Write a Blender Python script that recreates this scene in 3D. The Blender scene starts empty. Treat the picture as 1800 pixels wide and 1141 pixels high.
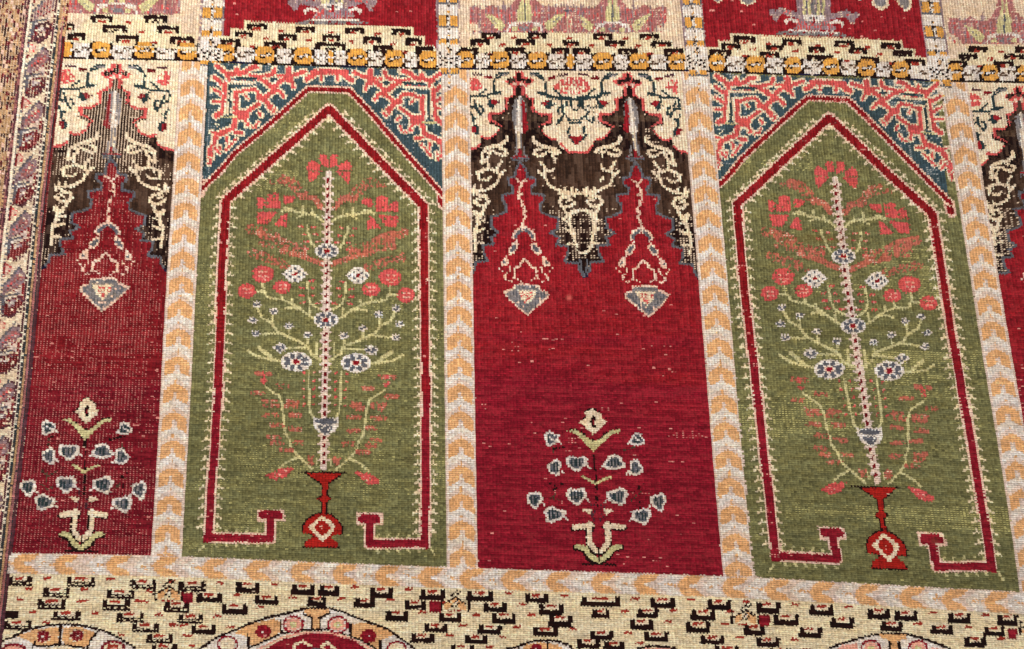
import bpy, math
import numpy as np
from mathutils import Vector, Matrix

# ------------------------------------------------------------------ camera, light, exposure
scene = bpy.context.scene
W, H, F = 1800.0, 1141.0, 1400.0
TILT = math.radians(11.7)
DIST = 0.97
fwd = np.array([0.0, math.sin(TILT), -math.cos(TILT)])
up = np.array([0.0, math.cos(TILT), math.sin(TILT)])
right = np.array([1.0, 0.0, 0.0])
cpos = -fwd * DIST
cam_d = bpy.data.cameras.new("camera")
cam_d.sensor_width = 36.0
cam_d.lens = 36.0 * F / W
cam_d.clip_start = 0.01
cam_d.clip_end = 50.0
cam = bpy.data.objects.new("camera", cam_d)
scene.collection.objects.link(cam)
cam.location = Vector(cpos)
cam.rotation_euler = (TILT, 0, 0)
scene.camera = cam

world = bpy.data.worlds.new("World")
scene.world = world
world.use_nodes = True
bg = world.node_tree.nodes["Background"]
bg.inputs[0].default_value = (1.0, 0.97, 0.95, 1)
bg.inputs[1].default_value = 0.36

def area(name, loc, target, size, energy, col):
    d = bpy.data.lights.new(name, 'AREA')
    d.shape = 'RECTANGLE'
    d.size, d.size_y = size
    d.energy = energy
    d.color = col
    o = bpy.data.objects.new(name, d)
    scene.collection.objects.link(o)
    o.location = loc
    o.rotation_euler = (Vector(target) - Vector(loc)).to_track_quat('-Z', 'Y').to_euler()
    return o
area("ceiling_lamp_light", (-0.9, 1.7, 2.1), (0, 0, 0), (0.45, 0.45), 60, (1.0, 0.96, 0.92))
area("soft_fill_light", (1.6, -0.9, 2.3), (0, 0, 0), (1.2, 0.9), 18, (1.0, 0.97, 0.95))  # weaker soft fill opposite the main lamp, no window modelled

vs = scene.view_settings
vs.view_transform = 'Standard'
vs.look = 'None'
vs.exposure = 0.0
vs.gamma = 1.0
vs.use_curve_mapping = False

# ------------------------------------------------------------------ rug coordinates
# (X, Y) are the rug's own weave coordinates; px() gives where that knot lies.
def slope(X):
    xs = np.array([-400, 0, 112, 315, 365, 775, 825, 1195, 1245, 1648, 1700, 2300.])
    ss = np.array([-.170, -.117, -.107, -.058, -.052, .012, .017, .086, .089, .152, .158, .24])
    return np.interp(X, xs, ss)
TX = np.array([-500, 116, 366, 579, 774, 897, 1190, 1500, 1641, 1800, 2400.])
TY = np.array([96, 104.5, 109, 115.5, 121, 124, 127.5, 134.5, 141, 146, 166.])
BX = np.array([-500, 19, 262, 319, 660, 785, 1000, 1272, 1323, 1787, 2400.])
BY = np.array([950, 971, 975.5, 977, 991, 996, 1003, 1012, 1014, 1039.5, 1068.])
_g = np.arange(-500, 2401, 4.0)
def _sm(a):
    k = np.ones(21) / 21
    return np.convolve(np.pad(a, 10, mode='edge'), k, 'valid')
_T = _sm(np.interp(_g, TX, TY)); _B = _sm(np.interp(_g, BX, BY))
def px(X, Y):
    X = np.asarray(X, float); Y = np.asarray(Y, float)
    y = Y
    for _ in range(3):
        x = X + slope(X) * (y - 120.0)
        t = np.interp(x, _g, _T); b = np.interp(x, _g, _B)
        y = t + (Y - 120.0) / 880.0 * (b - t)
    return x, y
def T(x): return np.interp(x, _g, _T)
def B(x): return np.interp(x, _g, _B)

# ------------------------------------------------------------------ yarns (dyed wool colours, sRGB)
YARN = dict(
 crimson=(146,25,34), magenta=(140,18,34), deep=(138,18,24), green=(119,115,74), olive=(98,92,50), cream=(242,217,184),
 straw=(236,215,176), white=(234,219,204), rose=(228,202,184), orange=(230,174,120), gold=(222,158,70),
 black=(33,12,8), brown=(66,44,32), umber=(88,66,50), slate=(62,80,86), coral=(208,88,84), fade=(184,104,84),
 pink=(238,168,146), grey=(134,126,124), steel=(98,97,102), lime=(206,196,142), vermil=(166,32,24),
 mauve=(170,108,104), lilac=(150,124,126), sand=(232,204,174), cotton=(236,206,164), blush=(242,200,176),
 oxblood=(114,10,20), plum=(84,46,54), brick=(158,52,38), ecru=(236,216,190), navy=(30,26,52), tan=(196,156,112), ink=(42,56,58))
NAMES = list(YARN)
IDX = {n: i for i, n in enumerate(NAMES)}

# ------------------------------------------------------------------ the weaver's cartoon (which yarn each knot takes)
OX, OY = 300, 250
CW, CH = 2400, 1650
rng = np.random.default_rng(7)
cartoon = np.full((CH, CW), IDX['cream'], np.uint8)
partmap = np.zeros((CH, CW), np.int16)
wear = np.zeros((CH, CW), np.float32)
_n1 = rng.random((CH // 4 + 2, CW // 3 + 2)).astype(np.float32)
stip = np.repeat(np.repeat(_n1, 4, 0), 3, 1)[:CH, :CW]
PARTS = [("base", None, None)]
cur = [0]
def part(name, parent=0, label=None):
    PARTS.append((name, parent, label))
    return len(PARTS) - 1

clip = [None]
def within(*ids):                                       # paint only on the ground of these parts
    clip[0] = np.isin(ground, ids) if ids else None
def blob_paint(m, sl, c, dens):
    if clip[0] is not None: m = m & clip[0][sl]
    if dens < 1.0: m = m & (stip[sl] < dens)
    if c is not None: cartoon[sl][m] = IDX[c]
    if cur[0]: partmap[sl][m] = cur[0]

def P(pts, c, dens=1.0, pm=None):
    p = np.asarray(pts, float)
    x0, x1 = int(max(0, p[:, 0].min() + OX - 1)), int(min(CW, p[:, 0].max() + OX + 2))
    y0, y1 = int(max(0, p[:, 1].min() + OY - 1)), int(min(CH, p[:, 1].max() + OY + 2))
    if x1 <= x0 or y1 <= y0: return
    yy, xx = np.mgrid[y0:y1, x0:x1]
    xx = xx - OX + .01; yy = yy - OY + .013
    m = np.zeros(xx.shape, bool)
    n = len(p)
    for i in range(n):
        ax, ay = p[i]; bx, by = p[(i + 1) % n]
        if ay == by: continue
        c1 = ((ay > yy) != (by > yy)) & (xx < (bx - ax) * (yy - ay) / (by - ay) + ax)
        m ^= c1
    sl = (slice(y0, y1), slice(x0, x1))
    if pm is not None:
        partmap[sl][m] = pm
    blob_paint(m, sl, c, dens)

def L(pts, w, c, dens=1.0, asp=1.0):
    p = np.asarray(pts, float); r = w / 2.0
    for i in range(max(1, len(p) - 1)):
        a = p[i]; b = p[min(i + 1, len(p) - 1)]
        x0, x1 = int(max(0, min(a[0], b[0]) - r + OX - 1)), int(min(CW, max(a[0], b[0]) + r + OX + 2))
        y0, y1 = int(max(0, min(a[1], b[1]) - r + OY - 1)), int(min(CH, max(a[1], b[1]) + r + OY + 2))
        if x1 <= x0 or y1 <= y0: continue
        yy, xx = np.mgrid[y0:y1, x0:x1]
        xx = xx - OX - a[0]; yy = yy - OY - a[1]
        d = b - a; q = d @ d
        t = np.clip((xx * d[0] + yy * d[1]) / q, 0, 1) if q > 1e-9 else 0.0
        m = (xx - t * d[0]) ** 2 + (yy - t * d[1]) ** 2 <= r * r
        blob_paint(m, (slice(y0, y1), slice(x0, x1)), c, dens)

def E(cx, cy, rx, ry, c, dens=1.0, n=20):
    a = np.linspace(0, 2 * math.pi, n, endpoint=False)
    P(np.c_[cx + rx * np.cos(a), cy + ry * np.sin(a)], c, dens)
def R(x0, y0, x1, y1, c, dens=1.0, k=0.0):
    P([(x0, y0), (x1, y0 + k * (x1 - x0)), (x1, y1 + k * (x1 - x0)), (x0, y1)], c, dens)
def G(X0, Y0, X1, Y1, c, dens=1.0, pm=None):          # a box in weave coordinates
    n = 24
    Xs = np.linspace(X0, X1, n); Ys = np.linspace(Y0, Y1, n)
    e = [px(Xs, np.full(n, Y0)), px(np.full(n, X1), Ys), px(Xs[::-1], np.full(n, Y1)), px(np.full(n, X0), Ys[::-1])]
    P(np.concatenate([np.c_[a, b] for a, b in e]), c, dens, pm)
def WG(X0, Y0, X1, Y1, v):                              # wear patch
    (xa, ya), (xb, yb) = px(X0, Y0), px(X1, Y1)
def Z(x0, y0, s):
    return lambda pts: [(x0 + a / s, y0 + b / s) for a, b in pts]

# ---------- the big layout
rug_base_bands = {}
p_upper, p_red, p_green = [], [], []
XR = [(-240, -100)]
V = dict(b0=(112, 112), b1=(315, 365), b2=(775, 825), b3=(1195, 1245), b4=(1650, 1697))
p_border = part("side_border", 0, "worn left border of slanting leaves between pale guard stripes")
G(-420, -300, 112, 1600, 'cream', pm=p_border)
p_low = part("lower_field", 0, "cream ground at the bottom scattered with black brackets")
G(112, 1036, 2300, 1600, 'straw', pm=p_low)
p_lband = part("lower_chevron_band", 0, "orange and white chevron band running under the niches")
G(108, 1000, 2300, 1037, 'rose', pm=p_lband)
p_chain = part("chain_band", 0, "gold and white chain band above the niches")
G(112, 86, 2300, 120, 'white', pm=p_chain)
panels = [(112, 315, 'red'), (365, 775, 'green'), (825, 1195, 'red'), (1245, 1650, 'green'), (1697, 2060, 'red'), (2110, 2500, 'green')]
labels = ["worn red lamp panel beside the left border", "left green niche panel", "middle red panel with two hanging lamps",
          "right green niche panel", "red lamp panel at the right edge", None]
pid = []
for (a, b, k), lab in zip(panels, labels):
    q = part("red_lamp_panel" if k == 'red' else "green_niche_panel", 0, lab)
    G(a, 120, b, 1000, 'crimson' if k == 'red' else 'green', pm=q)
    pid.append(q)
bandid = []
for (a, b) in [(315, 365), (775, 825), (1195, 1245), (1650, 1697), (2060, 2110)]:
    q = part("chevron_band", 0)
    G(a, 120, b, 1000, 'rose', pm=q); bandid.append(q)
# upper row (the next row of niches seen at the top)
ups = [(112, 348, 'sand'), (390, 768, 'crimson'), (808, 1205, 'sand'), (1243, 1632, 'crimson'), (1672, 2055, 'sand'), (2100, 2500, 'crimson')]
upid = []
uplab = ["pale panel with mauve plant at top left", "upper red panel with the left vase foot", "pale panel with two mauve plants",
         "upper red panel with the right vase foot", "pale panel at top right corner", None]
for (a, b, c), lab in zip(ups, uplab):
    q = part("upper_panel", 0, lab)
    G(a, -300, b, 86, c, pm=q); upid.append(q)
gid = []
for (a, b) in [(348, 390), (768, 808), (1205, 1243), (1632, 1672), (2055, 2100)]:
    q = part("gold_guard_strip", 0)
    G(a, -300, b, 86, 'white', pm=q); gid.append(q)

ground = partmap.copy()
# ---------- chevron bands (divider) : apex heights along each band
def chevrons(Xa, Xb, tab):
    ns = np.array([a for a, b in tab], float); ys = np.array([b for a, b in tab], float)
    n = int(ns[-1]) + 2
    for lay, i in [(0, k) for k in range(-1, n)] + [(1, k) for k in range(-1, n)]:
        if i < 0: ya = ys[0] - 43.5
        elif i <= ns[-1]: ya = np.interp(i, ns, ys)
        else: ya = ys[-1] + 51 * (i - ns[-1])
        Xc = (Xa + Xb) / 2
        xc = Xc + slope(Xc) * (ya - 120)
        s = (1 + 0.00015 * (ya - 120)) * (Xb - Xa) / 50.0
        m = (slope(Xc) * 1.0)
        def f(pts):
            out = []
            for a, b in pts:
                yy = ya + b * (1 + .00013 * (ya - 120))
                out.append((xc + a * s + m * (yy - ya), yy + 0.03 * a))
            return out
        lim = float(B(xc))
        top = float(T(xc))
        def clip(pts): return [(a, min(max(b, top), lim)) for a, b in pts]
        j = rng.normal(0, .8, 4)
        if lay == 0: P(clip(f([(-21, -16), (0, -27 + j[0]), (21, -16), (22, 3), (7, -8), (0, -11), (-7, -8), (-22, 3)])), 'white')
        if lay == 0: continue
        P(clip(f([(0, -2 + j[1]), (-7, 0), (-18, 7), (-20.5, 14), (-20.5, 32 + j[2]), (-14, 28), (-7, 25), (-3.5, 22), (-3, 12), (3, 12), (3.5, 22), (7, 25), (14, 28), (20.5, 32 + j[3]), (20.5, 14), (18, 7), (7, 0)])), 'orange')
        L(clip(f([(0, -12), (0, -3)])), 4, 'orange', .5)
        L(clip(f([(-22.5, -20), (-23.5, 24)])), 2.5, 'rose'); L(clip(f([(22.5, -20), (23.5, 24)])), 2.5, 'rose')
        L(clip(f([(0, 13), (0, 24)])), 5, 'rose', .7)
cur[0] = bandid[0]; chevrons(315, 365, [(0, 141), (3, 270), (9, 530), (12, 677), (16, 873), (18, 972)])
cur[0] = bandid[1]; chevrons(775, 825, [(0, 155), (2, 241), (9, 540), (12, 677), (16, 868), (18, 966)])
cur[0] = bandid[2]; chevrons(1195, 1245, [(0, 157), (5, 371), (9, 548), (18, 988)])
cur[0] = bandid[3]; chevrons(1650, 1697, [(0, 172), (4, 345), (9, 566), (18, 1012)])
cur[0] = bandid[4]; chevrons(2060, 2110, [(0, 180), (9, 580), (18, 1030)])
cur[0] = p_lband
for xa in [-70, 20, 91, 185, 269, 354, 432, 510, 584, 658, 734, 806, 880, 958, 1037, 1113, 1190, 1268, 1342, 1422, 1500, 1578, 1651, 1726, 1800, 1876, 1952]:
    def f(pts, xa=xa):
        o = []
        for a, t in pts:
            x = xa + a; yt = float(B(x)); h = 18.5 + x * .0008
            o.append((x - t * 2, yt + h + t * h))
        return o
    if xa < 0: continue
    P(f([(-34, 0), (-24, -.5), (-15, -.93), (10, -.93), (2, -.5), (-8, 0), (2, .5), (12, .93), (-12, .93), (-24, .5)]), 'white')
    P(f([(0, 0), (6, -.55), (14, -.9), (44, -.92), (37, -.4), (30, -.2), (22, -.12), (22, .14), (34, .3), (40, .5), (48, .9), (16, .92), (7, .6)]), 'orange')
    L(f([(-18, 0), (-3, 0)]), 5, 'orange', .45)
    L(f([(22, 0), (32, 0)]), 4, 'white', .8)
    for q in rng.random((6, 2)): L(f([(-30 + q[0] * 24, -.7 + 1.4 * q[1])]), 2, 'orange', .5)

# ---------- chain band
def squig(cx, cy, k, light, dark, w=11):
    L([(cx - w, cy + 2 + k), (cx - w + 4, cy - 1), (cx - 2, cy + 2), (cx + 2, cy - 2), (cx + w - 4, cy + 1), (cx + w, cy - 3)], 3.6, dark)
    L([(cx - w + 3, cy + 4), (cx - 2, cy + 4)], 2.6, dark); L([(cx + 1, cy - 4), (cx + w - 3, cy - 4.5)], 2.4, dark)
    L([(cx - 6, cy + .5), (cx - 1, cy)], 3.2, light); L([(cx + 3, cy - 1), (cx + 8, cy - 1)], 3.2, light)
cur[0] = p_chain
CG = 3.4
golds = [(120, .5), (179, 1), (255, 1), (329, 1), (395, 1), (465, 1), (532, 1), (581, .25), (627.5, 1), (692, 1), (753, 1), (816, 1), (878.5, 1), (943.6, 1),
         (1002, .4), (1059, 1), (1122, 1), (1190, 1), (1258.5, .85), (1327, 1), (1393.6, .85), (1460, .9), (1522.6, .9), (1583, .9), (1678, .85), (1740, .85), (1802, .85), (1865, .85), (1930, .85)]
def cy_(x): return float(T(x)) - 16.5
for i, (gx, s) in enumerate(golds):
    c = cy_(gx); hw = 17 * s
    for sx in (-1, 1):
        xx = gx + sx * (hw + 1.5)
        yy = cy_(xx)
        L([(xx, yy - 12), (xx, yy + 13)], 5.2, 'black')
    P([(gx - hw + .5, c - 8), (gx - hw + 5, c - 14.5), (gx + hw - 5, c - 14), (gx + hw - .5, c - 8), (gx + hw - .5, c + 8), (gx + hw - 5, c + 14), (gx - hw + 5, c + 13.5), (gx - hw + .5, c + 7)], 'gold')
    if s > .5: squig(gx, c, 0, 'white', 'black', 11 * s)
    else: L([(gx, c - 12), (gx, c + 12)], 3.5, 'gold')
for i in range(len(golds) - 1):
    a, b = golds[i], golds[i + 1]
    m = (a[0] + 17 * a[1] + b[0] - 17 * b[1]) / 2; w = (b[0] - 17 * b[1] - a[0] - 17 * a[1]) / 2
    c = cy_(m)
    P([(m - w + CG, c - 9), (m - w + CG + 3, c - 13), (m + w - CG - 2, c - 12), (m + w - CG, c - 8), (m + w - CG, c + 9), (m + w - CG - 3, c + 13), (m - w + CG + 2, c + 13), (m - w + CG, c + 8)], 'white'); L([(m - w, c + 1), (m + w, c)], 5, 'white')
    L([(m - w + 5, c - 14), (m - 2, c - 15)], 3, 'black'); L([(m + w - 8, c - 12), (m + w - 3, c - 13)], 3, 'black')
    squig(m, c, 0, 'white', 'umber', max(5, min(13, w - 3)))
    L([(m, c + 9), (m + w - 4, c + 10)], 2, 'black', .5)
xs = np.arange(113, 2080, 2.0)
for a, b in zip(xs[:-1], xs[1:]):
    L([(a, float(T(a)) - 1.6), (b, float(T(b)) - 1.6)], 3.2, 'black' if int(a / 40) % 5 else 'navy', .93)
    if rng.random() < .5: L([(a, float(T(a)) - 34)], 2, 'black', .35)
# ---------- gold guard strips and the crossings
for gi, (a, b) in enumerate([(348, 390), (768, 808), (1205, 1243), (1632, 1672)]):
    cur[0] = gid[gi]
    w = b - a
    G(a, -300, a + 3.5, 86, 'lilac'); G(b - 3.5, -300, b, 86, 'lilac')
    G(a + w * .40, -300, a + w * .60, 86, 'umber', .55)
    oy = [0, 2, 1, 3][gi]
    for n in range(-7, 3):
        yb = 24 + oy + n * 41.5
        for s in (0, 1):
            xa = a + 4 + s * (w * .5)
            ww = w * .5 - 7
            G(xa - .5, yb - 2, xa + ww + 1, yb + 20, 'steel')
            G(xa, yb, xa + ww, yb + 17, 'gold')
            G(xa + 1, yb + 1, xa + ww - 1 , yb - 1, 'gold')
            G(xa - 1, yb + 20, xa + ww + 1, yb + 38, 'white')
        for q in range(0, 41, 8):
            G(a + w * .42 + (q % 3), yb + q, a + w * .42 + 4 + (q % 3), yb + q + 3.5, ['black', 'white', 'steel', 'white', 'gold'][(q // 8) % 5])
            G(a + w * .5, yb + q + 3, a + w * .5 + 4, yb + q + 7, 'white')
    cur[0] = p_chain
    Xc = (a + b) / 2
    x, y = px(Xc, 100); x = float(x); y = float(y)
    P([(x - 19, y - 26), (x + 19, y - 25), (x + 22, y + 17), (x - 22, y + 17)], 'white')
    for (u, v) in [(-3, -14), (3, -14), (0, -7), (-6, 1), (6, 1), (-12, 5), (12, 6), (-3, 8), (5, 9), (-14, 12), (-6, 14), (12, 13), (-15, -1), (15, 0), (0, -19), (0, 3)]:
        L([(x + u - 1, y + v), (x + u + 2.5, y + v - 2)], 2.8, 'black')
    L([(x - 2, y - 18), (x + 2, y - 10)], 3.5, 'tan')

# ---------- brackets
def dash(cx, cy, w=12, c='brick', k=.02):
    n = int(w / 3.4)
    for q in range(n):
        x = cx - w / 2 + q * 3.4
        L([(x, cy + 1.2 + k * (x - cx)), (x + 2.4, cy - 1.6 + k * (x - cx))], 2.8, c)
def bracket(x0, x1, y0, y1, downward, worn=0):
    k = .02; w = 8.6; c = 'black'
    d = 1.0
    h = (y1 - y0)
    if downward:   # open at the bottom
        R(x0, y0 - .4, x1, y0 + h * .52, c, d, k); R(x0, y0, x0 + w, y1, c, d, k); P([(x1 - w, y0 + .7), (x1, y0 + .8), (x1, y1 + .8), (x1 - w, y1 + .7)], c)
        for q in np.arange(x0 + 2, x1 - 2, 4.2): L([(q, y0 - .2)], 1.8, c)
        R(x0 + w + 2, y0 + h * .55, x1 - w - 2, y1 + 1.5, 'straw', 1, k)
        dash((x0 + x1) / 2, y1 - 1.2, (x1 - x0) * .38, 'brick' if rng.random() < .8 else 'black')
    else:
        R(x0, y1 - h * .52, x1, y1 + 1.6, c, d, k); R(x0 + .5, y0 - 1.8, x0 + w + .5, y1, c, d, k); P([(x1 - w, y0 - 1.2), (x1, y0 - 1), (x1, y1 + .8), (x1 - w, y1 + .7)], c)
        R(x0 + w + 1.5, y0 - 1, x1 - w - 1, y1 - h * .54, 'cream', 1, k)
        for q in np.arange(x0 + 3, x1 - 1, 4.2): L([(q, y1 + .4)], 1.8, c)
        if worn:
            for q in np.arange(x0 + 5, x1 - 2, 4.2): L([(q, y1 - 2.5), (q + 1.5, y1 - 4)], 1.6, 'straw')
        dash((x0 + x1) / 2, y0 + 1.8, (x1 - x0) * .40, 'brick')
top_poly = {
 0: [(114, 30), (160, 30), (160, 24), (298, 25), (298, 44), (320, 44), (320, 60), (345, 62), (347, 90), (112, 88)],
 1: [(388, 92), (386, 65), (406, 65), (406, 51), (430, 52), (430, 37), (560, 43), (722, 48), (726, 50), (726, 63), (744, 64), (744, 80), (764, 81), (767, 92)],
 2: [(806, 93), (806, 82), (824, 82), (824, 67), (845, 67), (845, 55), (1000, 58), (1160, 59), (1160, 73), (1182, 73), (1182, 86), (1203, 87), (1203, 97)],
 3: [(1243, 100), (1243, 86), (1262, 86), (1262, 74), (1283, 74), (1283, 62), (1440, 66), (1585, 72), (1587, 86), (1608, 87), (1608, 99), (1628, 100), (1630, 118)],
 4: [(1668, 118), (1668, 103), (1685, 103), (1685, 91), (1700, 91), (1700, 79), (1900, 84), (2080, 95), (2080, 120)]}
topbr = {0: [(162, 200, 28, 40), (255, 296, 28, 40), (181, 224, 45, 57), (278, 317, 47, 59), (118, 132, 42, 54), (204, 247, 63, 75), (300, 342, 66, 77), (121, 153, 60, 72)],
 1: [(388, 423, 69, 79), (465, 504, 72, 83), (554, 608, 74, 86), (656, 691, 79, 90), (730, 763, 81, 93), (412, 445, 55, 64), (489, 522, 58, 69), (565, 598, 60, 71), (638, 670, 64, 75), (712, 742, 66, 78), (433, 470, 41, 51), (519, 555, 46, 56), (606, 640, 49, 58), (689, 722, 50, 61)],
 2: [(847, 880, 57, 68), (927, 961, 58, 69), (1042, 1077, 60, 70), (1123, 1158, 61, 70), (827, 862, 69, 80), (906, 942, 71, 81), (989, 1017, 73, 82), (1063, 1098, 73, 83), (1143, 1180, 75, 84), (806, 841, 84, 95), (886, 923, 85, 96), (968, 1000, 86, 96), (1006, 1037, 86, 96), (1085, 1120, 87, 97), (1165, 1201, 88, 98)],
 3: [(1288, 1327, 65, 76), (1374, 1409, 68, 79), (1466, 1502, 71, 82), (1548, 1584, 75, 85), (1266, 1301, 78, 87), (1346, 1377, 80, 88), (1420, 1450, 82, 92), (1492, 1524, 84, 94), (1569, 1605, 88, 98), (1245, 1284, 89, 99), (1334, 1370, 92, 101), (1418, 1464, 97, 106), (1512, 1545, 100, 110), (1591, 1628, 103, 113)],
 4: [(1703, 1736, 81, 90), (1783, 1816, 82, 92), (1687, 1719, 93, 103), (1764, 1799, 95, 104), (1670, 1702, 105, 115), (1747, 1782, 107, 117), (1840, 1875, 100, 110)]}
for k in range(5):
    cur[0] = part("stepped_arch", upid[k], "cream stepped arch set with black brackets")
    xs_ = [(a, b) for a, b in top_poly[k]]
    lo = [(x, float(T(x)) - 30) for x in np.linspace(xs_[-1][0], xs_[0][0], 12)]
    P(xs_[1:-1] + lo, 'straw', 1)
    if k in (1, 3): L(xs_[1:-1], 3, 'straw')
    br = topbr[k]
    for (a, b, c, d) in br:
        bracket(a, b, c, d, True)
    for i in range(len(br) - 1):
        a, b = br[i], br[i + 1]
        if abs(a[2] - b[2]) < 6 and b[0] - a[1] > 16:
            dash((a[1] + b[0]) / 2, (a[3] + b[3]) / 2 - .5, 11)
# gold/white chain tops redrawn over the arch foot
cur[0] = p_chain
for i, (gx, s) in enumerate(golds):
    c = cy_(gx); hw = 17 * s
    if s > .5: P([(gx - hw + 3, c - 8), (gx - hw + 6, c - 15), (gx + hw - 6, c - 15), (gx + hw - 2, c - 8)], 'gold'); L([(gx - hw + 1, c - 10), (gx - hw + 5, c - 15)], 2.8, 'black'); L([(gx + hw - 1, c + 10), (gx + hw - 5, c + 14)], 2.8, 'black'); L([(gx - hw + 1, c + 9), (gx - hw + 5, c + 13)], 2.8, 'black'); L([(gx + hw - 2, c - 9), (gx + hw + 4, c - 13)], 2.8, 'black')

# ---------- bottom field
botbr = [(13, 55, 1014, 1027), (115, 167, 1015, 1029), (230, 275, 1019, 1033), (74, 122, 1034, 1048), (187, 237, 1037, 1050), (65, 116, 1054, 1069), (180, 230, 1055, 1070),
 (289, 334, 1058, 1074), (91, 141, 1075, 1088), (206, 254, 1077, 1091), (6, 55, 1092, 1105), (232, 280, 1096, 1108), (258, 305, 1115, 1128), (266, 311, 1133, 1146),
 (315, 362, 1022, 1037), (415, 457, 1024, 1040), (513, 554, 1028, 1043), (561, 598, 1029, 1045), (346, 391, 1043, 1056), (447, 490, 1047, 1060), (541, 575, 1049, 1063),
 (623, 659, 1052, 1065), (390, 435, 1062, 1077), (313, 357, 1080, 1093), (336, 380, 1099, 1112),
 (651, 692, 1033, 1049), (738, 782, 1037, 1052), (820, 867, 1040, 1054), (923, 964, 1044, 1057), (711, 749, 1056, 1069), (849, 891, 1060, 1073), (947, 990, 1063, 1079),
 (678, 717, 1074, 1089), (771, 811, 1078, 1091), (864, 907, 1078, 1094), (963, 1006, 1083, 1100), (745, 787, 1097, 1109), (840, 882, 1099, 1112), (937, 981, 1103, 1116),
 (722, 763, 1114, 1127), (817, 857, 1117, 1129), (792, 834, 1134, 1146),
 (1021, 1090, 1050, 1064), (1143, 1187, 1052, 1067), (1243, 1285, 1055, 1070), (1040, 1072, 1072, 1084), (1120, 1158, 1071, 1084), (1214, 1257, 1073, 1089), (1107, 1148, 1090, 1105),
 (1205, 1248, 1094, 1110), (1037, 1078, 1110, 1123), (1132, 1175, 1112, 1125), (1230, 1273, 1118, 1130), (1013, 1055, 1124, 1138), (1060, 1098, 1128, 1140), (1255, 1298, 1136, 1149),
 (1329, 1371, 1060, 1076), (1422, 1465, 1064, 1080), (1523, 1563, 1071, 1086), (1570, 1611, 1074, 1089), (1664, 1703, 1078, 1093), (1750, 1787, 1081, 1097), (1359, 1404, 1081, 1097),
 (1459, 1501, 1086, 1102), (1547, 1585, 1093, 1107), (1634, 1673, 1099, 1112), (1727, 1764, 1102, 1116), (1306, 1344, 1099, 1115), (1403, 1445, 1104, 1119), (1693, 1731, 1120, 1135),
 (1329, 1371, 1122, 1135), (1350, 1390, 1141, 1154), (1840, 1880, 1090, 1105), (1800, 1842, 1108, 1122)]
cur[0] = p_low
occ = [(a - 6, b + 6, c - 3, d + 3) for a, b, c, d in botbr]
for b_ in botbr: bracket(*b_, False, worn=b_[0] < 330)
R(8, 1074, 30, 1087, 'black')
for (a, b, c, d) in botbr:
    for cx in (b + 27,):
        cy = c + 2
        if not any(o[0] < cx + 6 and o[1] > cx - 6 and o[2] < cy + 2 and o[3] > cy - 2 for o in occ):
            dash(cx, cy, 14); occ.append((cx - 12, cx + 12, cy - 4, cy + 4))
for (a, b) in [(50, 1034), (148, 1036), (35, 1053), (57, 1075), (168, 1076), (148, 1055), (245, 1056), (214, 1115), (305, 1097), (325, 1098), (328, 1117), (459, 1066)]:
    dash(a, b, 14)
# little tent motif + red square
for (x, y) in [(297, 1045), (800, 1064), (1310, 1087), (1815, 1105)]:
    L([(x - 24, y - 14), (x - 24, y + 8)], 5, 'black'); L([(x + 24, y - 18), (x + 24, y + 8)], 5, 'black')
    P([(x - 21, y + 6), (x - 18, y - 4), (x - 8, y - 9), (x - 6, y + 1), (x - 14, y + 7)], 'orange'); P([(x + 3, y - 12), (x + 14, y - 7), (x + 20, y + 3), (x + 18, y + 9), (x + 8, y + 6), (x + 2, y - 3)], 'orange'); P([(x - 8, y - 11), (x + 4, y - 15), (x + 6, y - 8), (x - 6, y - 5)], 'orange', .8)
    for a_ in ((-20, -3, -12, -9), (-11, -8, -4, -13), (-4, -12, 2, -17), (3, -14, 9, -10), (9, -9, 17, -5), (-9, -16, -2, -22), (-3, -21, 4, -27), (4, -20, 9, -25), (-6, 1, -1, -5), (1, 2, 6, -4), (-2, -5, 3, -9)):
        L([(x + a_[0], y + a_[1]), (x + a_[2], y + a_[3])], 2.9, 'black')
    L([(x - 3, y - 1), (x + 2, y - 6)], 2.4, 'white'); L([(x - 12, y + 10), (x + 8, y + 9)], 3, 'brick', .7)
sq = [(321, 1040, 340, 1059), (754, 1055, 775, 1075), (1334, 1080, 1353, 1100), (1769, 1104, 1786, 1123)]
for s in sq: R(*s, 'oxblood', k=.02); R(s[0]+2, s[1]+2, s[2]-2, s[3]-2, 'crimson', k=.02)

def rosette(cx, cy, r, petal, center, dots='white'):
    for a in range(8):
        t = a * math.pi / 4
        L([(cx + r * .62 * math.cos(t), cy + r * .5 * math.sin(t))], r * .52, petal)
    E(cx, cy, r * .42, r * .34, center); L([(cx, cy)], 3, dots)
def ring(outer, inner, name, lab):
    cur[0] = part(name, p_low, lab)
    o = np.array(outer, float); i = np.array(inner, float)
    base = [(o[-1][0], 1500), (o[0][0], 1500)]
    P(list(outer) + base, 'white'); L(outer, 4, 'black')
    P(list(inner) + [(i[-1][0], 1500), (i[0][0], 1500)], 'cream')
    return o, i
o, i_ = ring([(340, 1150), (350, 1141), (380, 1120), (410, 1108), (440, 1095), (470, 1085), (500, 1078), (535, 1069), (560, 1067), (584, 1069), (605, 1075), (628, 1085), (650, 1093), (680, 1104), (705, 1122), (722, 1134), (735, 1150)],
             [(434, 1150), (460, 1136), (480, 1125), (500, 1116), (535, 1108), (580, 1107), (620, 1118), (645, 1129), (672, 1150)], "medallion", "scalloped round medallion below the left green niche")
P([(410, 1111), (440, 1097), (480, 1086), (492, 1092), (495, 1108), (470, 1125), (440, 1135), (436, 1118)], 'orange')
P([(535, 1070), (580, 1070), (578, 1078), (562, 1082), (562, 1106), (549, 1106), (550, 1084), (538, 1078)], 'orange')
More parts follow.
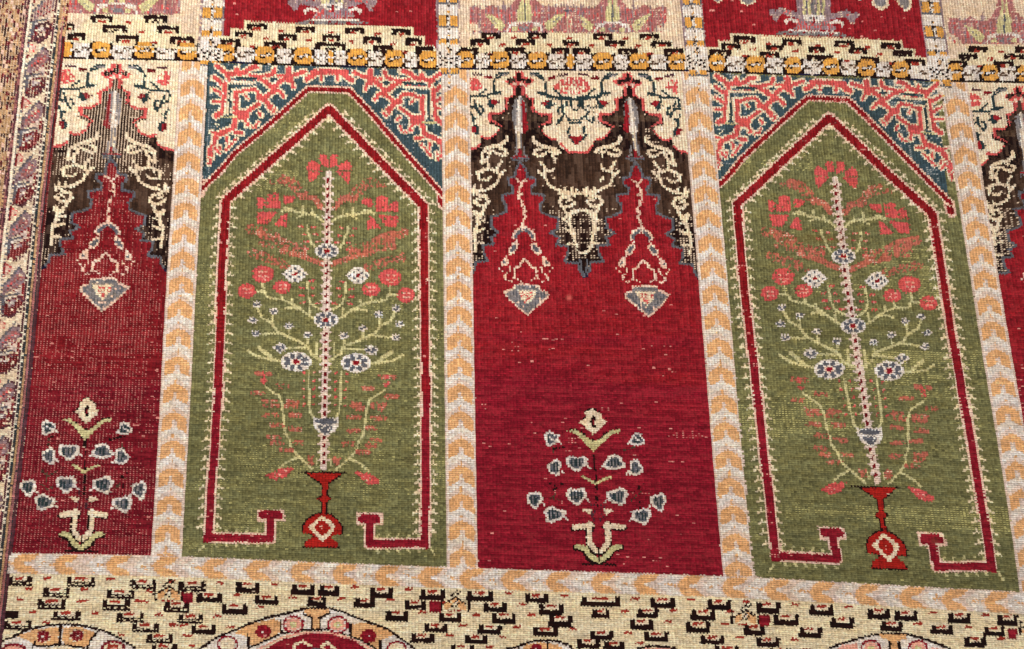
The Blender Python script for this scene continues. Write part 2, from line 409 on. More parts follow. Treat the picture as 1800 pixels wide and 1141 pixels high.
P([(620, 1096), (640, 1093), (680, 1106), (692, 1116), (668, 1124), (666, 1142), (640, 1124), (618, 1118)], 'orange')
for q in ([(437, 1115), (436, 1141)], [(494, 1092), (494, 1112)], [(548, 1084), (549, 1106)], [(563, 1084), (563, 1106)], [(617, 1096), (616, 1119)], [(668, 1125), (668, 1148)], [(534, 1078), (546, 1083)], [(580, 1076), (566, 1083)]):
    L(q, 4, 'black')
L([(436, 1139), (465, 1126), (495, 1112), (535, 1106), (580, 1105), (615, 1116), (640, 1126), (664, 1142)], 3.5, 'black')
L([(440, 1147), (470, 1132), (498, 1119), (535, 1111), (580, 1111), (618, 1122), (645, 1135), (665, 1150)], 3, 'pink')
P([(446, 1160), (475, 1134), (500, 1122), (535, 1113), (580, 1113), (620, 1124), (645, 1140), (660, 1160)], 'crimson')
for (x, y, a, b) in [(400, 1132, 'crimson', 'cream'), (463, 1109, 'magenta', 'magenta'), (516, 1096, 'crimson', 'lime'), (594, 1097, 'crimson', 'lime'), (648, 1117, 'magenta', 'magenta'), (697, 1141, 'crimson', 'cream')]:
    E(x, y, 19 if b != 'magenta' else 14, 16 if b != 'magenta' else 12, a); 
    if b != 'magenta':
        E(x, y, 15, 12.5, 'white'); rosette(x, y, 16, 'cream' if b == 'cream' else 'pink', b)
    else: rosette(x, y, 15, 'magenta', 'crimson')
L([(512, 1150), (520, 1130), (534, 1126), (545, 1133)], 5, 'cream'); L([(575, 1150), (566, 1134), (576, 1128), (588, 1138), (592, 1150)], 5, 'cream'); E(554, 1142, 9, 5, 'steel')
# left medallion
ring([(-140, 1150), (-60, 1140), (-20, 1132), (20, 1120), (50, 1106), (80, 1099), (110, 1096), (140, 1098), (165, 1103), (185, 1108), (210, 1120), (235, 1135), (245, 1150)],
     [(-100, 1160), (60, 1160), (80, 1139), (105, 1133), (130, 1137), (150, 1150), (160, 1160)], "medallion", "scalloped medallion in the bottom left corner")
P([(30, 1118), (60, 1106), (104, 1101), (102, 1134), (62, 1135), (50, 1126)], 'orange'); P([(110, 1102), (145, 1102), (170, 1112), (155, 1136), (112, 1132)], 'orange')
L([(106, 1098), (106, 1134)], 4, 'black'); L([(172, 1110), (160, 1124), (154, 1141)], 4, 'black'); L([(62, 1128), (55, 1141)], 4, 'black'); L([(64, 1136), (104, 1132), (112, 1132), (150, 1138)], 3.5, 'black')
for (x, y) in [(76, 1118), (136, 1116)]: E(x, y, 13, 11, 'cream'); rosette(x, y, 14, 'magenta', 'magenta')
E(24, 1140, 22, 10, 'crimson'); E(24, 1141, 16, 7, 'pink'); E(200, 1138, 22, 14, 'crimson'); E(200, 1139, 17, 10, 'cream'); rosette(200, 1141, 14, 'brick', 'pink')
# middle medallions
ring([(875, 1150), (890, 1141), (910, 1135), (935, 1126), (965, 1124), (982, 1127), (1000, 1134), (1015, 1150)], [(900, 1170), (950, 1160), (1000, 1170)], "medallion", "medallion crown below the middle red panel")
P([(912, 1145), (925, 1132), (950, 1128), (980, 1132), (995, 1145)], 'orange'); rosette(942, 1139, 12, 'crimson', 'crimson'); L([(962, 1128), (963, 1145)], 4, 'black'); L([(910, 1136), (914, 1146)], 4, 'black')
cur[0] = part('medallion', p_low, 'tip of a medallion crown beside the lower middle bracket rows'); L([(1120, 1140), (1150, 1134), (1185, 1139), (1195, 1150)], 4, 'black'); P([(1120, 1150), (1135, 1139), (1175, 1139), (1190, 1150)], 'pink')
ring([(1440, 1150), (1460, 1138), (1500, 1124), (1530, 1116), (1550, 1113), (1592, 1114), (1612, 1119), (1640, 1128), (1668, 1140), (1680, 1150)], [(1500, 1170), (1590, 1160), (1650, 1170)], "medallion", "medallion crown below the right green niche")
P([(1545, 1114), (1592, 1115), (1590, 1122), (1576, 1126), (1576, 1150), (1564, 1150), (1564, 1126), (1548, 1120)], 'orange')
for x in (1562, 1578): L([(x, 1128), (x, 1148)], 4, 'black')
for x in (1529, 1611): E(x, 1138, 18, 15, 'crimson'); E(x, 1138, 14, 11, 'white'); rosette(x, 1138, 14, 'pink', 'lime')
P([(1460, 1148), (1480, 1134), (1506, 1130), (1506, 1150)], 'pink'); P([(1634, 1136), (1664, 1142), (1670, 1150), (1634, 1150)], 'pink')

# ------------------------------------------------------------------ green niche, drawn once and re-woven for each green panel
def fit(src, dst):
    s = np.array(src, float) / 1000; d = np.array(dst, float)
    A = np.c_[np.ones(len(s)), s, s[:, 0] * s[:, 1], s[:, 1] ** 2, s[:, 0] * s[:, 1] ** 2]
    M = np.linalg.lstsq(A, d, rcond=None)[0]
    def f(pts):
        p = np.asarray(pts, float) / 1000
        a = np.c_[np.ones(len(p)), p, p[:, 0] * p[:, 1], p[:, 1] ** 2, p[:, 0] * p[:, 1] ** 2]
        return a @ M
    return f
ident = lambda pts: np.asarray(pts, float)
g1 = [(576, 303), (574, 440), (573, 562), (521, 636), (627, 638), (568, 833), (565, 940), (478, 368), (670, 373), (365, 110), (775, 122), (320, 977), (787, 995),
      (367, 945), (747, 955), (397, 352), (744, 361), (578, 190), (541, 155), (613, 157), (356, 330), (778, 342), (462, 481), (682, 488)]
g2 = [(1467, 318), (1480, 449), (1496, 566), (1455, 649), (1560, 652), (1540, 860), (1551, 972), (1380, 372), (1563, 386), (1245, 129), (1650, 141), (1322, 1014), (1788, 1039),
      (1367, 980), (1737, 1001), (1300, 356), (1648, 377), (1451, 206), (1415, 172), (1483, 174), (1254, 341), (1675, 355), (1377, 489), (1596, 500)]
map2 = fit(g1, g2)
g3 = [(a + 870 * 2 + (b - 120) * .15, b + 28) for a, b in g1]
map3 = fit(g1, g3)
axg = lambda y: np.interp(y, [110, 190, 303, 562, 822, 945], [578.5, 578, 576, 573, 570, 565])
def green_niche(M, pid_, lbl):
    def PL(pts, c, dens=1): P(M(pts), c, dens)
    def LL(pts, w, c, dens=1): L(M(pts), w * (1.22 if c == 'lime' else 1), c, dens)
    def mir(pts):
        o = []
        for x, y in pts:
            c = float(axg(y)); x2 = 2 * c - x
            o.append((x2, y + .028 * (x2 - x)))
        return o
    def both(fn, pts, *a):
        fn(pts, *a); fn(mir(pts), *a)
    # spandrels
    outL = [(350, 336), (384, 303), (413, 268), (477, 214), (541, 155)]
    outR = [(613, 157), (645, 190), (710, 265), (778, 342)]
    Z2 = Z(340, 80, 5.85)
    cur[0] = part("arch_spandrel", pid_, "coral arabesque on slate blue filling the corners over the green niche")
    PL([(365, 110), (470, 113), (579, 116), (680, 119), (775, 122)] + [(776, 200), (777, 342)] + outR[::-1] + outL[::-1] + [(358, 250)], 'slate')
    fa, fb, fc = Z(355, 105, 8.7), Z(465, 105, 8.7), Z(350, 195, 8.7)
    S = [(fa, [(225, 85), (350, 185), (395, 250)], 8), (fa, [(400, 220), (530, 190), (525, 135)], 8), (fa, [(540, 205), (640, 190), (725, 115), (825, 100)], 8), (fa, [(400, 230), (405, 295)], 7),
         (fa, [(185, 270), (240, 305), (300, 360)], 7), (fa, [(350, 340), (345, 500), (320, 640), (310, 770), (200, 850)], 6.5), (fa, [(180, 450), (220, 465), (300, 530)], 5), (fa, [(165, 635), (300, 640)], 4.5),
         (fa, [(720, 218), (840, 240), (1000, 225)], 5), (fa, [(860, 270), (980, 330), (1040, 390)], 7.5), (fa, [(510, 480), (520, 620), (505, 740), (560, 830), (670, 850)], 7.5), (fa, [(510, 485), (580, 485), (650, 448), (800, 440), (850, 490)], 6),
         (fa, [(870, 560), (950, 590)], 11), (fa, [(940, 590), (1040, 490)], 6), (fa, [(950, 610), (1050, 700)], 7), (fa, [(640, 810), (780, 715), (860, 660)], 6.5), (fa, [(655, 530), (692, 580)], 3.5), (fa, [(865, 800), (900, 850)], 5),
         (fb, [(150, 120), (120, 200), (55, 225)], 7), (fb, [(180, 235), (320, 232)], 4), (fb, [(368, 130), (368, 300)], 10.5), (fb, [(385, 250), (420, 360), (440, 410)], 5.5), (fb, [(430, 225), (520, 200), (605, 165)], 7),
         (fb, [(345, 260), (230, 315), (150, 400)], 7.5), (fb, [(0, 320), (60, 375), (150, 430)], 8.5), (fb, [(150, 420), (150, 450)], 11), (fb, [(170, 450), (225, 465), (290, 550)], 6), (fb, [(130, 460), (30, 540), (0, 600)], 7.5), (fb, [(20, 640), (85, 750)], 6.5),
         (fb, [(640, 285), (700, 250), (800, 172), (980, 170)], 9.5), (fb, [(862, 210), (862, 295)], 5.5),
         (fc, [(250, 75), (340, 25)], 8.5), (fc, [(560, 20), (720, 20)], 10), (fc, [(590, 80), (700, 90)], 9), (fc, [(545, 130), (520, 255), (400, 305), (300, 350), (230, 420), (222, 520), (172, 580), (165, 750)], 8.5),
         (fc, [(540, 320), (645, 330)], 6), (fc, [(700, 130), (755, 200), (715, 215)], 4.5), (fc, [(425, 390), (430, 485)], 4.5), (fc, [(200, 590), (300, 605), (312, 545)], 4.5), (fc, [(190, 315), (290, 345)], 4)]
    for fr, p, w in S: both(LL, fr(p), w + 5.6, 'cream')
    for p, w in [([(392, 360), (378, 810)], 3.6), ([(462, 440), (448, 790)], 3.6), ([(400, 330), (800, 338)], 5.5), ([(520, 242), (850, 248)], 4.5), ([(562, 60), (556, 185)], 4), ([(890, 80), (880, 140)], 5), ([(128, 250), (130, 310)], 4), ([(125, 430), (130, 490)], 4)]:
        both(LL, fa(p), w, 'cream')
    for fr, p, w in S: both(LL, fr(p), w, 'coral')
    both(LL, fa([(520, 268), (830, 272)]), 2.6, 'ink'); both(LL, fa([(460, 312), (780, 312)]), 2, 'coral', .7)
    both(LL, fa([(425, 380), (412, 790)]), 4.2, 'ink'); both(LL, fa([(430, 380), (700, 385)]), 4.5, 'slate'); both(LL, fb([(70, 292), (200, 298)]), 3, 'ink', .8)
    both(LL, fc([(360, 86), (560, 82)]), 2.6, 'lime'); both(LL, fc([(400, 130), (500, 110)]), 4.5, 'slate'); both(LL, fc([(440, 170), (460, 172)]), 4, 'ink')
    for a, b in [(265, 240), (300, 205), (150, 292), (245, 185)]: both(LL, fc([(a, b)]), 3, 'cream')
    both(LL, [(366.5, 112), (362, 200), (357.5, 300)], 3.5, 'ink', .8)
    for fr_, p_, w_ in [(fc, [(230, 560), (300, 640)], 4.5), (fc, [(165, 740), (150, 800)], 6), (fc, [(560, 420), (470, 520), (400, 600)], 4), (fc, [(900, 160), (860, 230), (800, 240)], 4), (fb, [(160, 740), (110, 800)], 4.5)]:
        both(LL, fr_(p_), w_ + 5, 'cream'); both(LL, fr_(p_), w_, 'coral')
    # comb of dark teeth under the centre band
    LL(Z2([(1230, 268), (1400, 262), (1570, 272)]), 9.5, 'coral')
    # outer outline
    cur[0] = part("niche_outline", pid_, "narrow dark red outline of the arch shoulders")
    LL([(359, 322), (352, 338)], 18, 'blush'); LL([(775, 344), (778, 360)], 18, 'blush'); LL([(358, 324), (352, 336)], 12, 'deep'); LL([(775, 346), (778, 358)], 12, 'deep')
    LL(outL, 13, 'blush'); LL(outR, 13, 'blush'); LL([(541, 155), (613, 157)], 13, 'blush')
    LL(outL, 7.5, 'deep'); LL(outR, 7.5, 'deep'); LL([(541, 155), (613, 157)], 7.5, 'deep')
    # inner outline
    cur[0] = part("niche_border", pid_, "broad dark red inner outline with hooked ends and pale teeth")
    left = [(578, 190), (397, 352), (390, 477), (384, 690), (367, 944)]
    rgt = [(578, 190), (744, 361), (745.5, 520), (749, 700), (747, 954)]
    bl = [(367, 944), (476, 946), (476, 908)]; brr = [(747, 954), (650, 955), (650, 914)]
    # teeth
    def teeth(path, spacing, diag):
        p = np.array(path, float); seg = np.hypot(*(p[1:] - p[:-1]).T); cum = np.r_[0, np.cumsum(seg)]
        for s in np.arange(12, cum[-1] - 4, spacing):
            x = np.interp(s, cum, p[:, 0]); y = np.interp(s, cum, p[:, 1])
            for sd in (-1, 1):
                j = rng.normal(0, .7)
                if diag == 'h':   # horizontal border: teeth up/down
                    LL([(x, y + sd * 8), (x + 1.5, y + sd * 14)], 3.2, 'lime'); LL([(x + 4, y + sd * 15 + j)], 3.2, 'lime')
                else:
                    x_ = x + sd * (9 + diag)
                    LL([(x_, y), (x_ + sd * (9.5 + j), y + 1)], 3.0, 'straw')
                    LL([(x_ + sd * 5.5, y), (x_ + sd * 5, y - 5)], 3.3, 'straw')
                    LL([(x_ + sd * 11, y + 2.5)], 3.6, 'straw')
    teeth(left[:2], 17, 5); teeth(rgt[:2], 17, 5)
    teeth(left[1:], 17, 0); teeth(rgt[1:], 17, 0)
    teeth([(367, 944), (476, 946)], 18, 'h'); teeth([(650, 955), (752, 954)], 18, 'h')
    for pth in (left, rgt, bl, brr): LL(pth, 20, 'blush')
    PL([(453, 895), (500, 896), (502, 915), (452, 917)], 'blush'); PL([(627, 900), (673, 901), (676, 922), (628, 923)], 'blush')
    LL([(360, 958), (350, 968)], 3, 'lime'); LL([(757, 962), (764, 975)], 3, 'lime')
    for pth in (left, rgt, bl, brr): LL(pth, 13.5, 'deep')
    PL([(458, 897), (490, 896), (498, 902), (497, 911), (458, 912), (455, 905)], 'deep'); PL([(636, 903), (664, 902), (670, 910), (670, 918), (632, 919), (630, 910)], 'deep')
    PL([(360, 935), (374, 935), (374, 953), (358, 953)], 'deep'); PL([(740, 940), (754, 940), (754, 965), (740, 962)], 'deep')
    # cover anything that slipped past the panel sides is done by bands later
    # ---- flowering tree
    cur[0] = part("flowering_tree", pid_, "flowering tree with a beaded cream stem, coral carnations and blue rosettes")
    Z4 = Z(400, 250, 4.225); Z5 = Z(400, 450, 4.225); Z6 = Z(340, 700, 3.306)
    def spr(pts, w, d=.5): both(LL, pts, w * 1.25, 'fade', min(.9, d * 1.45))
    # faded sprays
    spr(Z4([(410, 275), (470, 290), (520, 340), (560, 390)]), 15, .42); spr(Z4([(330, 290), (420, 280)]), 8, .35); spr(Z4([(560, 390), (640, 410), (685, 470)]), 9, .6)
    spr(Z4([(170, 640), (330, 690), (440, 760), (560, 790)]), 14, .42); spr(Z4([(240, 660), (250, 690)]), 10, .8); spr(Z4([(180, 820), (300, 860), (430, 910)]), 13, .35)
    spr(Z4([(400, 800), (560, 840), (700, 900)]), 8, .6); spr(Z4([(250, 740), (400, 760)]), 12, .35)
    # carnations
    for q in ([(690, 85), (740, 90), (746, 185), (695, 165), (675, 115)], [(622, 125), (590, 150), (582, 200), (685, 203), (685, 165)], [(588, 210), (700, 206), (650, 260), (612, 298), (590, 265)]):
        q2 = [(2 * 750 - a, b) for a, b in q]
        PL(Z4(q), 'coral', .96); PL(Z4(q2), 'coral', .96)
    for q in ([(218, 408), (250, 405), (292, 440), (300, 382), (340, 368), (383, 378), (386, 488), (215, 488)], [(418, 392), (500, 397), (490, 432), (420, 465), (406, 440)],
              [(215, 516), (370, 512), (300, 602), (222, 600)], [(440, 522), (440, 627), (345, 612), (400, 540)]):
        both(PL, Z4(q), 'coral', .93)
    both(LL, Z4([(300, 450), (235, 500)]), 1.5, 'olive', .6)
    # lime twigs
    Y = 'lime'
    both(LL, Z4([(395, 506), (450, 490), (500, 512), (560, 520), (620, 530), (660, 545), (705, 582)]), 4, Y)
    both(LL, Z4([(430, 490), (470, 500)]), 6, Y)
    both(LL, Z4([(552, 470), (555, 515)]), 3.5, Y); both(LL, Z4([(625, 495), (628, 530)]), 3, Y); both(LL, Z4([(560, 530), (515, 553)]), 3, Y)
    both(LL, Z4([(588, 610), (590, 665), (606, 685), (615, 735), (642, 770)]), 3.4, Y)
    for a, b in [(540, 622), (637, 626), (560, 680), (648, 682), (580, 736), (665, 736), (576, 786)]: both(LL, Z4([(a - 14, b), (a + 14, b)]), 3, 'coral'); both(LL, Z4([(a - 4, b)]), 3, 'pink')
    both(LL, Z5([(215, 258), (275, 262), (290, 300), (345, 315), (400, 320), (480, 352), (540, 390), (600, 440), (640, 462)]), 3.6, Y)
    both(LL, Z5([(430, 388), (490, 380), (520, 395)]), 3.5, Y); both(LL, Z5([(610, 378), (610, 448)]), 3.4, Y); both(LL, Z5([(262, 200), (262, 260)]), 3.5, Y)
    both(LL, Z5([(400, 285), (400, 320)]), 3.4, Y); both(LL, Z5([(480, 315), (480, 352)]), 3.4, Y)
    both(LL, Z5([(595, 185), (597, 300), (615, 350), (640, 370), (690, 395)]), 3.4, Y)
    for a, b in [(620, 180), (548, 235), (640, 235), (548, 292), (640, 292), (560, 345), (672, 350)]: both(LL, Z5([(a - 16, b), (a + 16, b)]), 3.6, 'coral', .9); both(LL, Z5([(a, b)]), 3, 'pink')
    both(LL, Z5([(215, 378), (255, 455), (320, 492), (372, 560), (450, 600), (560, 648), (608, 680), (615, 722), (690, 768)]), 4, Y)
    both(LL, Z5([(335, 440), (332, 510)]), 3.6, Y); both(LL, Z5([(250, 576), (372, 573)]), 3.4, Y); both(LL, Z5([(455, 540), (455, 600)]), 3.6, Y)
    both(LL, Z5([(592, 620), (592, 660)]), 3.4, Y); both(LL, Z5([(440, 681), (600, 680)]), 3.4, Y); both(LL, Z5([(665, 645), (663, 765), (710, 768)]), 3.8, Y)
    both(LL, Z5([(150, 700), (230, 748), (330, 772), (400, 778)]), 3.8, Y); both(LL, Z5([(235, 682), (300, 730), (335, 768)]), 6, Y)
    # coral balls
    for (a, b, rx, ry) in [(262, 132, 20, 15), (142, 257, 15.5, 13.5), (403, 228, 16, 12)]:
        for mm in (ident, mir):
            c = mm(Z5([(a, b)])); c = M(c)[0]
            E(c[0], c[1], rx, ry, 'coral', .96)
            for u, v in [(-6, -4), (4, -4), (-6, 4), (4, 4), (0, 9)]:
                if ry > 14 or abs(u) < 7 and v != 9: L([(c[0] + u * rx / 20, c[1] + v * ry / 15), (c[0] + u * rx / 20 + 4, c[1] + v * ry / 15)], 2.6, 'pink')
    def bluef(a, b, rx, ry, ctr='deep', dia=False):
        c = M([(a, b)])[0]; x, y = c
        if dia:
            P([(x - rx, y), (x - rx * .3, y - ry), (x + rx * .3, y - ry), (x + rx, y), (x + rx * .3, y + ry), (x - rx * .3, y + ry)], 'white')
            for u in range(-2, 3):
                for v in range(-2, 3):
                    if (u + v) % 2 == 0 and abs(u) + abs(v) < 4: L([(x + u * rx * .33, y + v * ry * .32)], 5, 'steel')
            L([(x - 2, y + 1), (x + 2, y - 1)], 5, ctr)
        else:
            E(x, y, rx, ry, 'white')
            for t in range(8):
                q = (t + .5) * math.pi / 4
                ux, uy = math.cos(q), math.sin(q)
                L([(x + rx * .52 * ux, y + ry * .50 * uy), (x + rx * .72 * ux, y + ry * .70 * uy)], ry * .42, 'steel')
            E(x, y, rx * .32, ry * .34, 'blush'); E(x, y, rx * .22, ry * .26, ctr)
    def sdia(a, b, r):
        c = M([(a, b)])[0]; x, y = c
        P([(x - r * 1.4, y), (x, y - r), (x + r * 1.4, y), (x, y + r)], 'white')
        L([(x - r * .5, y)], r * .8, 'steel'); L([(x + r * .5, y - 1)], r * .8, 'steel'); L([(x, y + r * .4)], r * .5, 'steel')
        for u, v in ((-1, -.7), (1, -.7), (-1, .7), (1, .7)): L([(x + u * r * .8, y + v * r)], 2.2, 'white')
    # stem
    ys = np.arange(303, 822, 1.0); stem = [(float(axg(y)), y) for y in (303, 440, 562, 700, 822)]
    yy = 318.0; n = 0
    ticks = []
    while yy < 820:
        ticks.append(yy); yy += 13.4 + .0015 * (yy - 300)
    for t in ticks:
        x = float(axg(t)); LL([(x - 8.5, t - 6), (x + 8.5, t - 6)], 4.4, 'rose')
    LL(stem, 11.5, 'rose')
    for t in ticks:
        x = float(axg(t)); LL([(x + .8, t - 1.5 - 3), (x - .8, t + 1.8 - 3)], 4.9, 'oxblood')
    bluef(574, 440, 21.5, 14); bluef(573, 562, 22, 14.5); bluef(521, 636, 27, 17.5); c = mir([(521, 636)])[0]; bluef(626, 638, 26, 17.5)
    bluef(518, 481, 23, 15, 'deep', True); bluef(629, 484, 22, 15, 'deep', True)
    for a, b in [(215, 360), (340, 410), (185, 475), (210, 575), (455, 520), (595, 585)]:
        for mm in (ident, mir): c = mm(Z5([(a, b)]))[0]; sdia(c[0], c[1], 6.5)
    for mm in (ident, mir): c = mm(Z5([(390, 680)]))[0]; sdia(c[0], c[1], 10)
    # lower stems
    both(LL, [(543.5, 652), (544, 700), (546, 724), (553, 736)], 3.6, Y)
    for b in (655, 669, 683, 697, 711):
        both(LL, [(535, b)], 5, 'coral'); both(LL, [(534.5, b - 1)], 2.5, 'pink'); both(LL, [(553, b)], 5, 'coral'); both(LL, [(552.5, b - 1)], 2.5, 'pink')
    both(LL, [(466, 679), (492, 697), (497, 710), (500, 740), (503, 762), (511, 774), (513, 788), (524, 800), (549, 824)], 3.6, Y)
    for (a, b, w) in [(464, 656, 30), (464, 668, 8), (497, 678, 22), (454, 690, 20), (476, 706, 26), (516, 706, 20), (478, 712, 24), (512, 713, 20), (476, 729, 26), (520, 729, 22), (488, 747, 22), (520, 754, 22), (482, 768, 22), (488, 778, 20), (528, 777, 20), (503, 790, 24), (549, 804, 12), (548, 812, 8)]:
        both(LL, [(a - w / 2 + 2, b), (a + w / 2 - 2, b + 1)], 8.5, 'fade', .72)
    both(LL, [(464, 655), (464, 672)], 6, 'coral', .7)
    both(LL, [(524, 804), (505, 812), (493, 822)], 3.4, Y)
    both(LL, [(557, 806), (557, 818)], 2.6, 'lime'); 
    PL([(467, 836), (492, 823), (519, 821), (504, 838), (486, 844)], 'coral', .95); PL([(622, 828), (650, 832), (668, 844), (664, 851), (644, 850)], 'coral', .95)
    for a, b in [(485, 832), (494, 834), (503, 827), (488, 838), (641, 838), (650, 841), (646, 845), (634, 833)]: LL([(a, b)], 3, 'pink')
    PL([(551, 733), (560, 736), (574, 734), (590, 735), (597, 731), (597, 744), (590, 758), (573, 766), (558, 758), (551, 745)], 'white')
    PL([(555, 738), (575, 735), (593, 739), (591, 744), (580, 747), (562, 744), (555, 742)], 'steel'); PL([(560, 748), (586, 748), (582, 758), (573, 763), (562, 756)], 'steel')
    LL([(568, 752), (574, 746)], 2, 'white'); LL([(576, 757), (582, 750)], 2, 'white')
    # ---- vase
    cur[0] = part("flower_vase", pid_, "vermilion footed vase at the foot of the tree")
    K = lambda c: (lambda p: PL(Z6(p), c))
    LL(Z6([(600, 428), (900, 432)]), 2.6, 'black', .8)
    body = [(690, 678), (722, 662), (800, 668), (850, 706), (874, 750), (868, 794), (808, 792), (808, 812), (842, 836), (855, 868), (635, 868), (652, 830), (700, 802), (690, 790), (630, 782), (632, 740), (658, 698)]
    K('black')([(640, 428), (880, 428), (822, 478), (790, 500), (782, 560), (806, 582), (780, 604), (782, 672), (738, 672), (744, 604), (714, 582), (748, 560), (742, 500), (708, 475)])
    K('black')(body)
    K('vermil')([(655, 434), (868, 434), (815, 472), (784, 495), (774, 560), (797, 582), (772, 602), (770, 674), (752, 674), (752, 602), (722, 582), (754, 560), (748, 495), (716, 472)])
    cx, cy = 750, 765
    K('vermil')([(cx + (a - cx) * .93, cy + (b - cy) * .93) for a, b in body])
    K('cream')([(750, 676), (800, 712), (830, 745), (800, 790), (750, 832), (715, 795), (690, 765), (665, 745), (700, 720)]); K('vermil')([(748, 700), (780, 722), (800, 748), (780, 780), (748, 800), (720, 770), (705, 748), (720, 722)])
    for a, b in [(735, 742), (752, 742), (745, 758)]: LL(Z6([(a, b)]), 2.4, 'pink')

def drift(m, a):
    def f(p):
        q = np.array(m(p), float); o = q.copy()
        o[:, 0] += a * np.sin(q[:, 1] * .045 + a) ; o[:, 1] += a * .9 * np.sin(q[:, 0] * .038 + 2 * a)
        return o
    return f
for mp, q in ((ident, 1), (drift(map2, 1.2), 3), (drift(map3, 1.7), 5)):
    within(pid[q]); green_niche(mp, pid[q], q)
within()

# ------------------------------------------------------------------ red lamp niche, drawn once and re-woven for each lamp
YA = [60, 130, 265, 383, 450, 550, 700]
ax1 = lambda y: np.interp(y, YA, [910, 911, 913, 919, 921, 927, 935])
def lamp(axf, flip, sl_, sr_, dy, pid_, worn, lamplab):
    """axf(y): where this lamp's middle runs; flip mirrors it; sl_/sr_ stretch its two sides."""
    def place(pts):
        o = []
        for x, y in pts:
            u = x - float(ax1(y))
            if flip: u = -u
            u *= (sl_ if u < 0 else sr_)
            y2 = y + dy(y)
            o.append((float(axf(y2)) + u, y2 + .02 * u))
        return o
    def mir(pts): return [(2 * float(ax1(y)) - x, y + 0.0) for x, y in pts]
    def PL(p, c, d=1): P(place(p), c, d)
    def LL(p, w, c, d=1): L(place(p), w, c, d)
    def both(fn, p, *a): fn(p, *a); fn(mir(p), *a)
    A = Z(800, 110, 7.13); C = Z(810, 240, 6.714); EE = Z(820, 370, 5.704)
    # cream ground of the arch
    cur[0] = spandrel_part[pid_]
    top = A([(-300, 1180), (250, 1090), (330, 1020), (330, 940), (380, 965), (450, 950), (520, 900), (545, 850), (580, 805), (500, 760), (428, 730), (428, 650), (560, 650), (620, 610), (640, 540), (625, 465), (700, 440), (732, 400), (732, 320), (792, 310)])
    step = C([(690, 310), (650, 380), (635, 480), (555, 490), (560, 560), (610, 600), (610, 670), (480, 690), (490, 760), (530, 800), (530, 890), (450, 930), (350, 960), (365, 1080)]) + \
           EE([(245, 170), (320, 222), (240, 270), (270, 342), (160, 355), (170, 430), (212, 510), (90, 520), (82, 590), (52, 655)])
    both(PL, [(700, 60), (911, 60)] + top[::-1] + [(700, 280)], 'cream')
    full = top + step + [(700, 490), (700, 280)]
    both(PL, full, 'brown' )
    # black outer part at the bottom and sides, browner in the middle
    both(PL, EE([(-60, 20), (200, 40), (245, 100), (245, 170), (320, 222), (240, 270), (270, 342), (160, 355), (170, 430), (212, 510), (90, 520), (82, 590), (52, 655), (-60, 655)]), 'black')
    both(PL, A([(-300, 1180), (250, 1095), (340, 1020), (450, 960), (560, 870), (600, 820), (730, 860), (760, 1080), (400, 1200), (100, 1260), (-300, 1260)]), 'black', .75)
    both(LL, top, 4.2, 'coral')
    both(LL, [(a, b + 3.5) for a, b in top[1:]], 4, 'black', .9)
    both(LL, step, 4.2, 'steel')
    both(LL, EE([(52, 655), (30, 660)]), 5, 'navy')
    # cross finial
    PL(A([(615, 240), (690, 200), (745, 185), (745, 120), (850, 120), (852, 180), (925, 195), (985, 240), (925, 275), (880, 300), (840, 270), (800, 310), (740, 305), (690, 300), (650, 275)]), 'coral')
    for a, b, r in [(685, 235, 10), (900, 240, 10), (795, 205, 11), (790, 150, 7), (730, 225, 7), (850, 225, 7)]: LL(A([(a, b)]), r, 'black')
    for a in (745, 825): LL(A([(a, 270), (a, 295)]), 6, 'blush')
    both(LL, A([(742, 315), (742, 400)]), 5.5, 'coral'); LL(A([(792, 310), (792, 430)]), 7.5, 'black')
    both(LL, A([(640, 460), (645, 590)]), 4.5, 'coral'); both(LL, A([(442, 650), (442, 730)]), 6, 'coral')
    # heart of the finial
    both(PL, A([(500, 740), (690, 735), (720, 850), (600, 820)]), 'black', .9)
    both(PL, A([(715, 500), (780, 440), (790, 890), (735, 840), (715, 700)]), 'grey'); both(PL, A([(700, 560), (730, 560), (720, 600)]), 'black')
    both(PL, A([(650, 500), (740, 450), (740, 520), (660, 560)]), 'black', .85); both(PL, A([(470, 680), (560, 668), (690, 655), (712, 735), (500, 738)]), 'tan', .55); both(PL, A([(470, 680), (560, 668), (690, 655), (712, 735), (500, 738)]), 'umber', .7)
    PL(A([(785, 440), (812, 430), (822, 700), (838, 890), (765, 905), (750, 850), (748, 800), (770, 770), (760, 700), (776, 600)]), 'white')
    PL(A([(822, 500), (850, 480), (880, 640), (895, 780), (912, 830), (880, 880), (838, 885)]), 'crimson')
    LL(A([(790, 900), (792, 1100)]), 9, 'grey'); LL(A([(790, 880), (792, 1090)]), 4.5, 'cream')
    LL(C([(600, 255), (790, 255)]), 4, 'steel'); LL(C([(692, 160), (692, 240)]), 4.5, 'crimson'); LL(C([(605, 242), (785, 242)]), 2.6, 'crimson'); 
    both(LL, C([(650, 110), (650, 220), (620, 230)]), 3, 'grey'); LL(C([(600, 280), (780, 285)]), 3, 'steel', .6)
